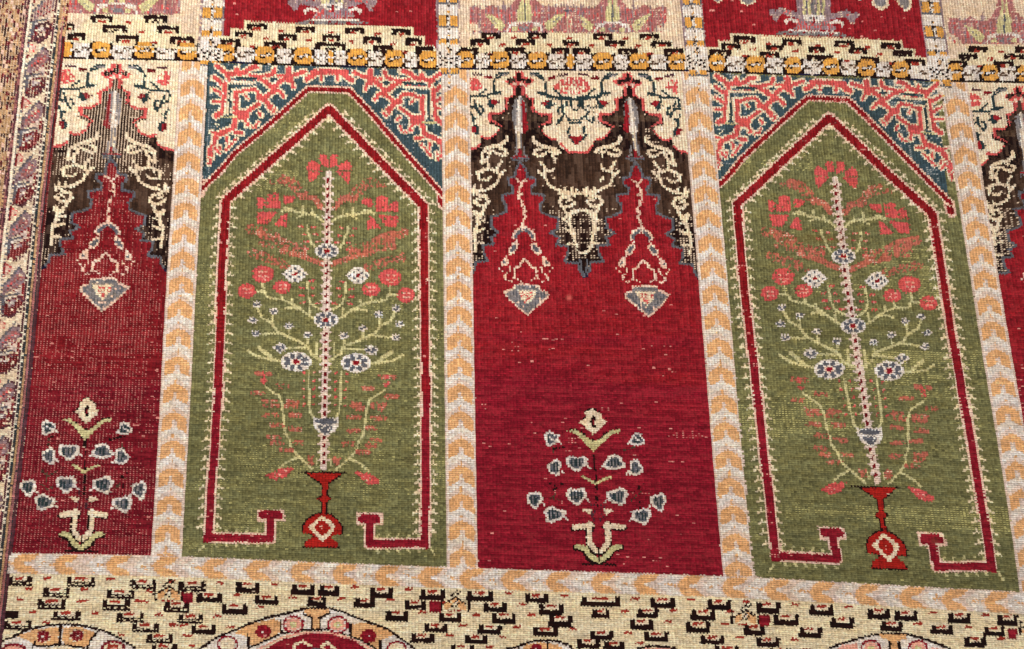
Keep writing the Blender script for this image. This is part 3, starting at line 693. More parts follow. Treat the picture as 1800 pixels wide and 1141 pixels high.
    # cream scrolls
    for p, w in [([(540, 5), (540, 50), (470, 100), (370, 130), (300, 150), (258, 190), (252, 320)], 6.2), ([(345, 190), (325, 245), (285, 300), (230, 312)], 5),
                 ([(405, 190), (440, 215), (500, 228), (538, 195), (520, 160), (480, 148)], 5.2), ([(310, 300), (318, 375), (400, 412), (430, 380), (455, 330), (480, 295)], 4.6),
                 ([(180, 440), (260, 402), (320, 385)], 4.4), ([(205, 500), (205, 450)], 7), ([(245, 512), (310, 520), (350, 480)], 4),
                 ([(515, 405), (480, 440), (445, 475), (425, 550), (385, 590), (290, 640), (210, 650)], 4.8), ([(430, 380), (440, 440), (450, 480)], 5.5), ([(155, 590), (165, 650), (220, 708), (288, 712), (320, 775), (285, 825), (205, 820), (155, 770)], 6),
                 ([(275, 850), (240, 945), (200, 968), (155, 900)], 5.5), ([(200, 968), (205, 1035), (165, 1110)], 6), ([(205, 1010), (280, 995)], 3.6), ([(190, 1135), (280, 1085)], 4)]:
        both(LL, C(p), w * .98, 'cream')
    for p, w in [([(300, 195), (380, 175)], 4), ([(255, 405), (262, 440)], 4), ([(455, 150), (430, 100)], 4), ([(235, 760), (180, 735)], 4), ([(230, 590), (250, 640)], 4), ([(120, 620), (150, 700)], 4)]: both(LL, C(p), w, 'cream')
    for p, w in [([(85, 15), (120, 60), (100, 180)], 5.5), ([(100, 215), (180, 185)], 4), ([(82, 225), (80, 300), (92, 410)], 4.6), ([(100, 325), (165, 330)], 4), ([(110, 60), (170, 15)], 4)]:
        both(LL, EE(p), w, 'cream')
    # vines and berries on the cream
    _L = LL
    def LL(p, w, c, d=1): _L(p, w * (1.3 if c == 'ink' else 1), c, d)
    v = 'ink'
    both(LL, A([(225, 148), (330, 160)]), 4.2, 'plum'); both(LL, A([(380, 190), (440, 195)]), 6, 'oxblood'); 
    both(LL, A([(495, 215), (510, 180), (560, 140), (660, 140)]), 2.4, v); both(LL, A([(560, 168), (650, 155)]), 4, 'grey'); both(LL, A([(500, 215), (580, 175)]), 3, v)
    both(LL, A([(480, 245), (478, 378)]), 3.6, v); both(LL, A([(450, 405), (480, 380), (575, 375), (560, 395), (470, 405)]), 2.6, v); both(LL, A([(185, 435), (380, 432), (450, 405)]), 2.8, v)
    both(LL, A([(295, 425), (350, 370), (392, 335)]), 2.8, v); both(LL, A([(190, 440), (190, 565), (232, 575)]), 3.6, v)
    both(LL, A([(240, 490), (262, 585), (315, 665), (348, 620), (335, 560), (305, 555)]), 3.4, v); both(LL, A([(190, 645), (215, 705), (262, 712)]), 3, v); both(LL, A([(225, 715), (232, 780)]), 3.4, v)
    both(LL, A([(250, 830), (265, 870)]), 9, v); both(LL, A([(225, 830), (240, 870)]), 8, 'crimson'); both(LL, A([(170, 825)]), 2.5, 'crimson')
    both(LL, A([(440, 500), (460, 555)]), 7, v); both(LL, A([(540, 505)]), 5, 'plum'); both(LL, A([(480, 500), (500, 515)]), 8.5, 'crimson'); both(LL, A([(410, 460)]), 3, v); both(LL, A([(400, 530)]), 3, v)
    both(PL, A([(180, 200), (250, 190), (310, 240), (345, 320), (290, 360), (190, 380)]), 'coral', .62)
    both(LL, A([(200, 230), (240, 330), (290, 300)]), 2.4, 'coral')
    # lamp
    cur[0] = part("hanging_lamp", pid_, lamplab)
    PL(EE([(560, 0), (600, 20), (700, 400), (850, 560), (800, 700), (820, 830), (610, 1060), (350, 830), (360, 700), (310, 560), (440, 350)]), None)
    c = 'blush'
    LL(C([(655, 502), (672, 528)]), 3.4, c); LL(C([(685, 538), (690, 540)]), 3, c); LL(C([(725, 532), (768, 515)]), 3.2, c)
    for p in ([(705, 550), (712, 590)], [(692, 600), (682, 660)], [(680, 685), (722, 680)], [(685, 690), (684, 735)], [(710, 755), (722, 815)], [(745, 830), (752, 880)], [(728, 880), (735, 915)], [(750, 930), (755, 965)], [(735, 985), (725, 1060)]):
        LL(C(p), 4, c)
    for sgn in (0, 1):
        fm = (lambda p: p) if sgn == 0 else (lambda p: [(2 * (float(ax1(b)) - 0) - a, b) for a, b in p])
        LL(fm(EE([(565, 178), (500, 218), (480, 265)])), 9.5, c); LL(fm(EE([(555, 192), (498, 240), (490, 268)])), 5.4, 'steel')
        LL(fm(EE([(500, 300)])), 3.6, c)
        LL(fm(EE([(482, 352), (448, 408)])), 12, c); LL(fm(EE([(478, 362), (452, 400)])), 7, 'steel')
        LL(fm(EE([(425, 448)])), 3.4, c); LL(fm(EE([(400, 470), (355, 525), (360, 550)])), 4, c); LL(fm(EE([(400, 470), (400, 540), (365, 545)])), 5, c); LL(fm(EE([(378, 522)])), 5, 'steel')
        for a, b in [(330, 575), (357, 608), (430, 572), (405, 632), (420, 706), (442, 706), (470, 684), (512, 685), (542, 706)]: LL(fm(EE([(a, b)])), 3.6, c)
        LL(fm(EE([(432, 570), (430, 610)])), 3.2, c); LL(fm(EE([(388, 650), (385, 685)])), 4, c)
        LL(fm(EE([(480, 672), (480, 580), (525, 565), (540, 530), (575, 490)])), 3.6, c)
    PL(EE([(358, 818), (380, 810), (470, 770), (480, 742), (560, 728), (640, 742), (715, 745), (730, 790), (800, 815), (810, 860), (612, 1055), (560, 1020), (430, 905)]), c)
    PL(EE([(385, 838), (475, 792), (488, 750), (705, 755), (722, 796), (792, 845), (610, 1035), (560, 1003), (436, 893)]), 'grey', .95)
    for q_ in (430, 465, 500, 700, 735, 765): LL(EE([(q_, 820), (q_, 870)]), 2.4, 'steel', .8)
    for q_ in (540, 575, 610, 645, 680): LL(EE([(q_, 940 if 560 < q_ < 660 else 925), (q_, 985)]), 2.4, 'steel', .8)
    LL(EE([(430, 850), (520, 930), (605, 1000)]), 3, 'steel', .6); LL(EE([(760, 850), (680, 940)]), 3, 'steel', .6)
    PL(EE([(510, 800), (700, 798), (668, 880), (605, 945), (540, 880)]), 'cream'); LL(EE([(490, 770), (690, 768)]), 2.5, 'steel', .8)
    for a, b in [(545, 830), (600, 830), (640, 826), (550, 855), (600, 858), (640, 860), (600, 885), (620, 885), (590, 908)]: LL(EE([(a - 12, b + 5), (a + 10, b - 4)]), 2.6, 'coral', .9)

spandrel_part = {}
for q, lb in ((0, None), (2, None), (4, None)):
    spandrel_part[pid[q]] = part("lamp_arch_spandrel", pid[q], "cream and dark brown scrollwork arch above the hanging lamp")
within(pid[2])
gr = ground
midx = lambda y: 1012 + (y - 130) * .035
# the two lamps of the middle panel, each on its own half
yy, xx = np.mgrid[0:CH, 0:CW]
mid = (xx - OX) > (1012 + (yy - OY - 130) * .04)
base = gr == pid[2]
clip[0] = base & ~mid
lamp(ax1, False, 1.0, 1.08, lambda y: 0.0, pid[2], False, "left hanging lamp of the middle panel")
clip[0] = base & mid
ax2 = lambda y: np.interp(y, [60, 140, 267, 385, 455, 560, 700], [1101, 1103, 1114, 1124.5, 1129, 1140, 1150])
lamp(ax2, True, 1.08, 1.0, lambda y: 2.5, pid[2], False, "right hanging lamp of the middle panel")
clip[0] = base
# what joins the two arches
cur[0] = spandrel_part[pid[2]]
P([(998, 242), (1013, 258), (1030, 240), (1030, 200), (998, 200)], 'cream')
P([(968, 225), (985, 262), (1003, 268), (1032, 268), (1046, 246), (1040, 190), (990, 190)], 'cream')
L([(984, 252), (998, 268), (1030, 270), (1040, 258)], 4, 'coral')
P([(980, 272), (1056, 272), (1056, 300), (1050, 330), (975, 330), (975, 290)], 'brown')
for p, w in [([(975, 268), (962, 262), (950, 258)], 1), ([(982, 341), (1003, 340), (1046, 342)], 5), ([(1004, 376), (1000, 388), (1003, 410)], 5), ([(989, 385), (1003, 374), (1020, 370), (1040, 373), (1047, 385), (1043, 402)], 5),
             ([(1008, 406), (1010, 430), (1013, 444), (1022, 448), (1037, 440), (1040, 420), (1047, 402)], 4.6)]:
    L(p, w, 'cream')
P([(996, 383), (1010, 376), (1036, 377), (1040, 400), (1036, 432), (1024, 442), (1014, 432), (1009, 405)], 'black'); L([(1004, 376), (1000, 388), (1005, 410), (1010, 430), (1014, 443), (1022, 447), (1036, 440), (1040, 422), (1046, 400)], 4.2, 'cream')
P([(1018, 452), (1032, 452), (1031, 470), (1025, 488), (1019, 470)], 'black'); L([(1019, 452), (1020, 470), (1025, 487)], 3.4, 'steel'); L([(1032, 452), (1031, 470), (1026, 486)], 3.4, 'steel')
P([(1000, 434), (1008, 420), (1018, 448), (1032, 448), (1042, 436), (1050, 452), (1052, 456), (998, 457)], 'black', .8)
P([(972, 152), (985, 142), (1000, 136), (1022, 138), (1033, 146), (1038, 156), (1030, 164), (1010, 168), (985, 164), (975, 158)], 'coral', .72)
for a in range(6): L([(984 + a * 8, 143), (984 + a * 8, 148)], 2.4, 'cream')
L([(985, 155), (1000, 152), (1028, 156)], 2, 'cream'); L([(990, 160), (1020, 161)], 2, 'cream')
v = 'ink'
for p, w in [([(960, 170), (985, 175), (1020, 176), (1052, 172), (1062, 165)], 3.6), ([(986, 178), (990, 205), (984, 214), (978, 220), (982, 212), (992, 200)], 3), ([(1003, 178), (1004, 192), (1012, 196), (1019, 188), (1018, 178)], 2.6), ([(1022, 178), (1024, 192), (1034, 198), (1028, 206), (1018, 212), (1000, 212), (994, 206)], 3),
             ([(1000, 218), (1020, 216)], 3), ([(1026, 224), (1026, 234)], 3.4), ([(1000, 226), (996, 236)], 3.4), ([(960, 180), (966, 186), (976, 184)], 2.6), ([(1036, 190), (1050, 190)], 2.8), ([(1030, 210), (1042, 218), (1042, 206)], 3), ([(1000, 240), (1012, 254), (1030, 238)], 4.5)]:
    L(p, w * 1.25, v)
P([(1000, 241), (1006, 239), (1012, 243), (1020, 239), (1025, 242), (1013, 257)], 'crimson')
within(pid[0])
ax0 = lambda y: np.interp(y, [60, 120, 170, 277, 330, 390, 455, 545, 700], [209, 207, 202, 197.5, 198, 191.5, 186, 178, 165])
dy0 = lambda y: np.interp(y, [130, 190, 265, 383, 484, 554], [-13, -11, -4, -6, -13, -7])
lamp(ax0, True, 1.12, 1.12, dy0, pid[0], True, "worn hanging lamp near the left border")
within(pid[4])
ax3 = lambda y: np.interp(y, [60, 160, 290, 497, 700], [1780, 1788, 1806, 1842, 1880])
lamp(ax3, False, 1.0, 1.05, lambda y: np.interp(y, [130, 265, 484], [26, 27, 20]), pid[4], False, None)

# ---------- bouquets
def bouquet(M, pid_, lab):
    cur[0] = part("flower_bouquet", pid_, lab)
    Gz = Z(900, 700, 3.803)
    g = lambda p: M(Gz(p))
    L(g([(545, 350), (553, 480), (562, 600), (568, 720)]), 3.6, 'black', .62)
    for p in ([(270, 330), (275, 385)], [(280, 580), (285, 690)], [(830, 340), (832, 400)], [(850, 590), (856, 735)], [(245, 560), (300, 600)], [(350, 560), (280, 610)], [(800, 620), (880, 570)], [(270, 340), (350, 320)], [(730, 350), (830, 320)], [(860, 620), (800, 680)], [(250, 660), (330, 680)]):
        L(g(p), 3.6, 'umber' if rng.random() < .5 else 'black', .5)
    for dx in (530, 548, 590, 612): L(g([(dx, 700), (dx, 820)]), 2.2, 'plum', .45)
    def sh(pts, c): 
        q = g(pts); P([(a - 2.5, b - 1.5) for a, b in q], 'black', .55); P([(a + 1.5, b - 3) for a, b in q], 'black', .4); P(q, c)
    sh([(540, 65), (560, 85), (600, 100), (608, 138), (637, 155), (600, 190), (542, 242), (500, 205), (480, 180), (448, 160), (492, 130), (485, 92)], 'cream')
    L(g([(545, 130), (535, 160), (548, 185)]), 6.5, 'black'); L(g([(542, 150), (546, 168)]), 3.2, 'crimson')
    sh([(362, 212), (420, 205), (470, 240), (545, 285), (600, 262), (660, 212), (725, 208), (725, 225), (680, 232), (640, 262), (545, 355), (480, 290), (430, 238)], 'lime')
    for cx, cy, rx, ry in [(260, 268, 13, 13), (430, 430, 20, 13.5), (680, 430, 19, 13.5), (285, 460, 12, 15), (825, 465, 12.5, 15), (150, 675, 14, 15), (430, 650, 18, 15), (705, 655, 19, 15), (980, 690, 14, 16), (280, 775, 19, 14), (865, 785, 18, 14), (835, 275, 12.5, 12)]:
        x, y = g([(cx, cy)])[0]
        pts = []
        sd = int(cx * 7 + cy)
        for k in range(14):
            t = k / 14 * 2 * math.pi
            r = 1 + .16 * math.sin(3 * t + sd) + .1 * math.sin(5 * t + sd * 2)
            pts.append((x + rx * r * math.cos(t), y + ry * r * math.sin(t)))
        P(pts, 'white')
        P([(x + (a - x) * .68, y + (b - y) * .68) for a, b in pts], 'steel')
        [L([(x + u, y - ry * .42), (x + u, y + ry * .42)], 2.4, 'ink') for u in np.arange(-rx * .45, rx * .5, 5.0)]; [L([(x + u + 2.5, y - ry * .3), (x + u + 2.5, y + ry * .3)], 2.0, 'grey', .7) for u in np.arange(-rx * .45, rx * .4, 5.0)]
        s_ = 1 if cx < 560 else -1
        L([(x + s_ * rx, y + ry * .4), (x + s_ * (rx + 4), y + ry * .7)], 3, 'white')
        if rx < 14 and ry < 14: L([(x - rx * .3, y - 3), (x + rx * .4, y + 3)], 2.6, 'white')
    for p in ([(470, 522), (495, 535), (550, 568)], [(560, 570), (600, 545), (655, 525)]): L(g(p), 4.6, 'lime')
    for cx in (500, 640): L(g([(cx - 20, 745 ), (cx + 20, 752)]), 6, 'cream'); L(g([(cx + (12 if cx < 560 else -12), 765)]), 6, 'cream')
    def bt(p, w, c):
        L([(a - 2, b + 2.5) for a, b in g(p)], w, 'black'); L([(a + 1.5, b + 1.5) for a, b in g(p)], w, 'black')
    for mm in (lambda p: p, lambda p: [(2 * 578 - a, b) for a, b in p]):
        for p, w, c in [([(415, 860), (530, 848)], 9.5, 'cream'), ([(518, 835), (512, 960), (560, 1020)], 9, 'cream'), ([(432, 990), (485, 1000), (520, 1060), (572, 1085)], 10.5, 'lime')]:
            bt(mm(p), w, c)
        for p, w, c in [([(415, 860), (530, 848)], 9.5, 'cream'), ([(518, 835), (512, 960), (560, 1020)], 9, 'cream'), ([(432, 990), (485, 1000), (520, 1050), (572, 1085)], 9, 'lime')]:
            L(g(mm(p)), w, c)
        L(g(mm([(520, 1020), (560, 1050)])), 3, 'black')
    L(g([(578, 860), (578, 960)]), 9, 'crimson' if pid_ == pid[0] else 'magenta'); L(g([(578, 1000), (578, 1080)]), 3.4, 'black'); L(g([(470, 1105), (710, 1112)]), 2.6, 'black')
within(pid[2]); bouquet(ident, pid[2], "blue flowered bouquet at the foot of the middle panel")
within(pid[0])
def mb(pts):
    o = []
    for x, y in pts:
        u = x - 1045; v_ = y - 700
        o.append((158 + u * 0.90 - (v_) * .085, 681.5 + v_ * .985 + u * .005))
    return np.array(o)
bouquet(mb, pid[0], "blue flowered bouquet at the foot of the left panel")
within(pid[4]); bouquet(lambda p: np.array([(x + 915 + (y - 700) * .1, y + 45) for x, y in p]), pid[4], None)
within()

# ---------- upper row motifs
def mauve_plant(cx, two, pid_, k, sx=1.0, dy=0):
    within(pid_)
    cur[0] = part("mauve_plant", pid_, None)
    f = lambda pts: [(cx + a * sx, b + dy + k * a) for a, b in pts]
    mirp = lambda p: [(-a, b) for a, b in p]
    P(f([(-98, 12), (-84, 11), (-72, 16), (-58, 8), (-48, 14), (-37, 18), (-25, 12), (-17, 0), (-8, -30), (10, -30), (20, 0), (30, 12), (50, 13), (75, 14), (88, 24), (98, 14), (100, 58), (-72, 58), (-80, 46), (-96, 38)]), 'mauve')
    for x in np.arange(-94, 100, 7.5): L(f([(x, 16 + (x % 3)), (x, 56)]), 2.3, 'coral', .3)
    for x in np.arange(-90, 100, 11): L(f([(x, 10), (x, 58)]), 2.2, 'lilac', .6)
    if two:
        pass
    for m_ in (lambda p: p, mirp):
        P(f(m_([(-70, 24), (-55, 28), (-42, 36), (-34, 44), (-40, 56), (-50, 50), (-60, 38)])), 'lime'); L(f(m_([(-62, 30), (-44, 46)])), 1.8, 'grey', .7)
        P(f(m_([(-12, 40), (-13, 20), (-7, 0), (-4, -20), (-1, -20), (-2, 40)])), 'lime')
        P(f(m_([(-34, 57), (-28, 44), (-14, 41), (-14, 45), (-26, 49), (-28, 57)])), 'white'); P(f(m_([(-22, 49), (-14, 47), (-11, 56), (-22, 56)])), 'lime')
    L(f([(-28, 43), (-14, 40), (14, 40), (30, 44)]), 2.6, 'white'); L(f([(0, 8), (0, 38)]), 2.6, 'steel'); P(f([(-10, 47), (10, 47), (9, 56), (-9, 56)]), 'grey', .6); L(f([(-38, 16), (-37, 2)]), 4, 'lilac')
mauve_plant(1076, True, upid[2], .0, -.98, 1)
mauve_plant(922, True, upid[2], .0)
cur[0] = len(PARTS) - 1
L([(997, 60), (997, 34), (1000, 28)], 3, 'sand'); L([(1003, 60), (1003, 34)], 3, 'sand'); L([(992, 20), (1004, 20)], 2, 'steel')
mauve_plant(206, False, upid[0], .01, 1.12, -33)
mauve_plant(1765, False, upid[4], .0, 1.0, 19)
def vase_foot(cx, dy, pid_, k, lab):
    within(pid_); cur[0] = part("vase_foot", pid_, lab)
    f = lambda pts: [(cx + a, b + dy + k * a) for a, b in pts]
    P(f([(-64, 38), (-42, 32), (44, 32), (62, 38), (64, 41), (-66, 41)]), 'grey', .8)
    P(f([(-36, 30), (-30, 22), (-26, 14), (-30, 0), (-30, -80), (30, -80), (30, 0), (28, 14), (36, 22), (40, 30)]), 'lilac'); 
    for x in np.arange(-32, 38, 5): L(f([(x, 14), (x, 30)]), 2.2, 'coral', .5); 
    for m_ in (1, -1):
        L(f([(m_ * 28, 6), (m_ * 45, 2), (m_ * 58, -2), (m_ * 66, 8), (m_ * 74, 2)]), 11, 'lilac'); L(f([(m_ * 60, 2), (m_ * 68, 14)]), 9, 'lilac', .8)
        L(f([(m_ * 42, 0), (m_ * 60, 2)]), 4, 'coral', .4)
        L(f([(m_ * 50, 18), (m_ * 40, 13), (m_ * 30, 17)]), 5.5, 'white'); L(f([(m_ * 48, 22)]), 3.5, 'white')
    for x in (-18, -9, 0, 9, 18): L(f([(x, -60), (x * .9, 4)]), 5, 'lime' if abs(x) > 3 else 'grey')
    for x in (-13, -4, 5, 14): L(f([(x, -20), (x, 4)]), 2.2, 'steel', .6)
    P(f([(-18, 4), (18, 4), (18, 12), (10, 16), (-10, 16), (-18, 12)]), 'white'); L(f([(-8, 10), (-4, 10)]), 2.4, 'steel'); L(f([(4, 10), (8, 10)]), 2.4, 'steel'); L(f([(0, 8), (0, 18)]), 3, 'crimson')
    L(f([(-44, 33), (44, 33)]), 3, 'white')
vase_foot(1430, 22, upid[3], .04, "pale vase foot in the upper red panel on the right")
vase_foot(584, 1, upid[1], .0, "pale vase foot in the upper red panel on the left")
within(upid[3]); cur[0] = 0
for p in ([(1250, -8), (1272, -4), (1262, 7), (1253, 3)], [(1292, -8), (1330, -4), (1327, 6), (1312, 11), (1302, 6)], [(1530, -20), (1562, -16), (1560, 12), (1548, 19), (1532, 10)], [(1568, -10), (1602, -4), (1600, 16), (1592, 20), (1580, 10)], [(1505, -6), (1518, -3), (1512, 4)]):
    P(p, 'cream'); c = np.mean(p, 0); P([(c[0] + (a - c[0]) * .7, c[1] + (b - c[1]) * .7) for a, b in p], 'grey')
within(upid[1])
for p in ([(505, -6), (520, -4), (516, 8), (510, 5)], [(645, -6), (662, -4), (658, 14), (650, 12)]): P(p, 'lilac')
within()

# ---------- left border
cur[0] = p_border
within(p_border)
for a, b, c in [(-420, -14, 'cream'), (-14, 33, 'tan'), (33, 35, 'plum'), (35, 38, 'mauve'), (38, 40, 'plum'), (40, 41.5, 'plum'), (41.5, 46, 'ecru'), (46, 48, 'steel'), (48, 87, 'cream'), (87, 88.5, 'plum'), (88.5, 93, 'ecru'), (93, 97.5, 'ink'), (97.5, 99.5, 'tan'), (99.5, 101, 'plum'), (101, 104, 'mauve'), (104, 106.5, 'ink'), (106.5, 112, 'plum')]:
    G(a, -300, b, 1600, c)
G(107.5, -300, 112, 430, 'oxblood'); G(94, -300, 112, 80, 'tan', .55); G(106, 430, 112, 1600, 'plum')
def GB(pts, w, c, d=1):
    q = [tuple(float(v) for v in px(a, b)) for a, b in pts]; L(q, w, c, d)
def GP(pts, c, d=1):
    P([tuple(float(v) for v in px(a, b)) for a, b in pts], c, d)
for n in range(-6, 17):
    y0 = 93 + n * 97 if n < 3 else 93 + 3 * 97 + (n - 3) * 100.5
    wf = 0.5 if n < 1 else .9
    GB([(49.5, y0), (49.5, y0 + 24)], 4.6, 'crimson', wf); GP([(52, y0 + 2), (64, y0 + 10), (52, y0 + 22)], 'blush'); GB([(53, y0 + 3), (62, y0 + 9), (56, y0 + 18)], 2.2, 'coral', .7)
    GP([(48, y0 + 60), (49, y0 + 38), (57, y0 + 22), (71, y0 + 6), (84, y0 + 9), (88, y0 + 28), (85, y0 + 38), (70, y0 + 50), (56, y0 + 58)], 'plum', .75); GP([(50, y0 + 57), (51, y0 + 40), (58, y0 + 25), (72, y0 + 10), (83, y0 + 13), (86, y0 + 28), (83, y0 + 35), (69, y0 + 46), (56, y0 + 55)], 'lilac', .95)
    GP([(56, y0 + 50), (62, y0 + 32), (74, y0 + 18), (84, y0 + 24), (80, y0 + 34), (66, y0 + 46)], 'mauve', .8)
    GB([(50, y0 + 40), (62, y0 + 24), (76, y0 + 6)], 3.6, 'steel', .8); GB([(50, y0 + 34), (60, y0 + 20), (72, y0 + 4)], 4.2, 'cream')
    for q in range(7): GB([(54 + q * 4.6, y0 + 50 - q * 5)], 2.6, 'plum', .9); GB([(60 + q * 3.6, y0 + 48 - q * 4)], 2.4, 'rose', .8)
    GB([(60, y0 + 82), (82, y0 + 68)], 2.6, 'crimson'); GB([(56, y0 + 90), (72, y0 + 86)], 2.4, 'plum')
    for q in range(5): GB([(58 + q * 5, y0 + 40 - q * 4)], 2.6, 'coral', .9)
    GB([(85, y0 + 40), (85, y0 + 64)], 4.4, 'crimson', wf); GP([(82, y0 + 40), (82, y0 + 60), (66, y0 + 50)], 'rose'); GB([(84, y0 + 36), (68, y0 + 48), (80, y0 + 60)], 1.8, 'crimson', .8)
    GB([(50, y0 + 60), (76, y0 + 54)], 3.8, 'steel'); GB([(50, y0 + 64), (70, y0 + 60)], 3.6, 'white'); GB([(52, y0 + 60), (52, y0 + 88)], 4.4, 'steel'); GB([(56, y0 + 66), (56, y0 + 84)], 3.2, 'white')
    GP([(56, y0 + 64), (81, y0 + 58), (88, y0 + 70), (83, y0 + 84), (68, y0 + 97), (50, y0 + 95)], 'plum', .8); GP([(58, y0 + 66), (80, y0 + 61), (86, y0 + 71), (80, y0 + 83), (66, y0 + 94), (52, y0 + 92)], 'oxblood', wf); GP([(60, y0 + 68), (78, y0 + 62), (74, y0 + 74), (62, y0 + 80)], 'lilac', .55)
    GB([(64, y0 + 74), (70, y0 + 70)], 4, 'white'); GB([(52, y0 + 92), (66, y0 + 97), (84, y0 + 86)], 2.4, 'plum', .7)
for n in range(-40, 150):                      # crumbling outer stripe
    for m in range(-2, 12):
        X = -14 + m * 4.2; Yv = n * 8.2
        h = stip[int(abs(n * 13 + m * 7)) % 900, int(abs(n * 5 + m * 29)) % 1500]
        dark = 0.55 + .35 * math.sin(n * .23 + 1.0) * math.cos(m * .5)
        if h < dark * .85: G(X, Yv, X + 4.0, Yv + 8, ['black', 'plum', 'brown', 'oxblood'][int(h * 97) % 4], .8)
        elif h > .9: G(X, Yv, X + 4.0, Yv + 8, 'blush')
for s in range(-4, 17):
    G(-14, s * 97, -8, s * 97 + 97, 'plum', .6)
within()
print("parts", len(PARTS)); partmap[partmap == 0] = p_lband

# ------------------------------------------------------------------ weaving: one quad per half tuft
KX, KY = 2.5, 1.85                                   # quad size in weave units; a knot is 2 x 2 quads
X0, Y0 = -210.0, -120.0
NC = int((2070 - X0) / KX) // 2 * 2; NR = int((1330 - Y0) / KY) // 2 * 2
Xv = X0 + np.arange(NC + 1) * KX; Yv = Y0 + np.arange(NR + 1) * KY
XX, YY = np.meshgrid(Xv, Yv)
# slow drift of warps and wefts
wob = 0.9 * np.sin(XX * .013 + YY * .007) + .6 * np.sin(YY * .031 + XX * .004 + 2)
PXv, PYv = px(XX.ravel(), YY.ravel())
PXv = PXv.reshape(XX.shape) + .25 * np.sin(YY * .11 + XX * .02); PYv = PYv.reshape(XX.shape) + .3 * wob
# quad centres -> which yarn
cx = (PXv[:-1, :-1] + PXv[1:, 1:]) / 2; cy = (PYv[:-1, :-1] + PYv[1:, 1:]) / 2
ci, ri = np.meshgrid(np.arange(NC), np.arange(NR))
even_c_, even_r_ = (ci % 2 == 0), (ri % 2 == 0)
kc, kr = ci // 2, ri // 2                            # knot column / row
rk = np.random.default_rng(3)
nk_r, nk_c = NR // 2 + 1, NC // 2 + 1
jx = rk.normal(0, .22, (nk_r, nk_c)); jy = rk.normal(0, .22, (nk_r, nk_c))
sx_ = cx + jx[kr, kc]; 
# every knot takes one yarn per half tuft: both vertical quads read the knot's row centre, the left half sits a little lower
kcy = np.repeat((cy[0::2] + cy[1::2]) / 2, 2, 0)
sy_ = cy * .75 + kcy * .25 + jy[kr, kc] + np.where(ci % 2 == 0, .55, -.55)
iy = np.clip((sy_ + OY).astype(int), 0, CH - 1); ix = np.clip((sx_ + OX).astype(int), 0, CW - 1)
yarn = cartoon[iy, ix]
pmk = partmap[iy, ix]
def lin(c):
    c = np.array(c, float) / 255
    return np.where(c <= .04045, c / 12.92, ((c + .055) / 1.055) ** 2.4)
PAL = np.array([lin(YARN[n]) for n in NAMES])
col = PAL[yarn]
# smooth value noise on the weave
def vnoise(sx, sy, seed):
    r = np.random.default_rng(seed)
    gw, gh = int(NC / sx) + 3, int(NR / sy) + 3
    g = r.random((gh, gw))
    u = ci / sx; v = ri / sy
    i, j = u.astype(int), v.astype(int); fu, fv = u - i, v - j
    fu = fu * fu * (3 - 2 * fu); fv = fv * fv * (3 - 2 * fv)
    return (g[j, i] * (1 - fu) + g[j, i + 1] * fu) * (1 - fv) + (g[j + 1, i] * (1 - fu) + g[j + 1, i + 1] * fu) * fv
# dye variation: each knot, each row (abrash), broad drift; rib shading painted in too
isred = np.isin(yarn, [IDX[n] for n in ('crimson', 'magenta', 'deep', 'oxblood')])
isgrn = np.isin(yarn, [IDX[n] for n in ('green', 'olive')])
isdrk = np.isin(yarn, [IDX[n] for n in ('black', 'brown', 'umber', 'plum')])
ispale = np.isin(yarn, [IDX[n] for n in ('cream', 'straw', 'white', 'rose', 'orange', 'sand', 'ecru', 'blush', 'lime', 'gold')])
nf = 1 + rk.normal(0, 1, (nk_r, nk_c))[kr, kc] * np.where(isgrn, .16, np.where(isred, .13, .07))
nf *= 1 + rk.normal(0, .09, (NR, NC))
nf *= 1 + (vnoise(14, 3, 11) - .5) * np.where(isgrn, .24, .16) + (vnoise(120, 60, 12) - .5) * .14
def runs(vertical, length, seed):
    r = np.random.default_rng(seed)
    if vertical:
        off = r.integers(0, length, NC)[kc]; return r.random((NR // length + 3, nk_c))[(ri + off) // length, kc]
    off = r.integers(0, length, NR)[kr]; return r.random((nk_r, NC // length + 3))[kr, (ci + off) // length]
rv = runs(True, 9, 41) * .6 + runs(True, 23, 42) * .4; rh = runs(False, 11, 43) * .6 + runs(False, 27, 44) * .4
vbias = np.clip(1 - (cy - 380) / 420, .25, 1)                 # upper rows show upright ribs, lower rows the weft
nf *= 1 + ((rv - .5) * vbias + (rh - .5) * (1.25 - vbias)) * np.where(isgrn, .50, np.where(isred, .48, np.where(isdrk, 1.1, .36)))
nf *= 1 + np.where(even_c_, -.30 * (.35 + .65 * vbias), 0) + np.where(even_r_, -.26 * (1.25 - vbias), 0)  # rib shading between tufts, put into the yarn colour
nf *= 1.15
nf *= 1 + (vnoise(60, 2, 15) - .5) * np.where(isred, .16, .08)
col = col * np.clip(nf, .45, 1.7)[..., None]
hue = (vnoise(9, 5, 13) - .5) * .16 + rk.normal(0, .04, (nk_r, nk_c))[kr, kc]
col = col * np.stack([1 + hue * .3, 1 - hue * .1, 1 - hue * .9], -1)
# red fields: warmer red above, bluer red below
redmix = np.clip((cy - 600) / 120 + (vnoise(90, 12, 17) - .5) * 1.4, 0, 1)
redf = (yarn == IDX['crimson']) | (yarn == IDX['deep'])
tgt = lin((137, 20, 40)); 
mix_ = (redmix * .75 * redf)[..., None]
col = col * (1 - mix_) + (tgt * np.clip(nf, .5, 1.6)[..., None]) * mix_
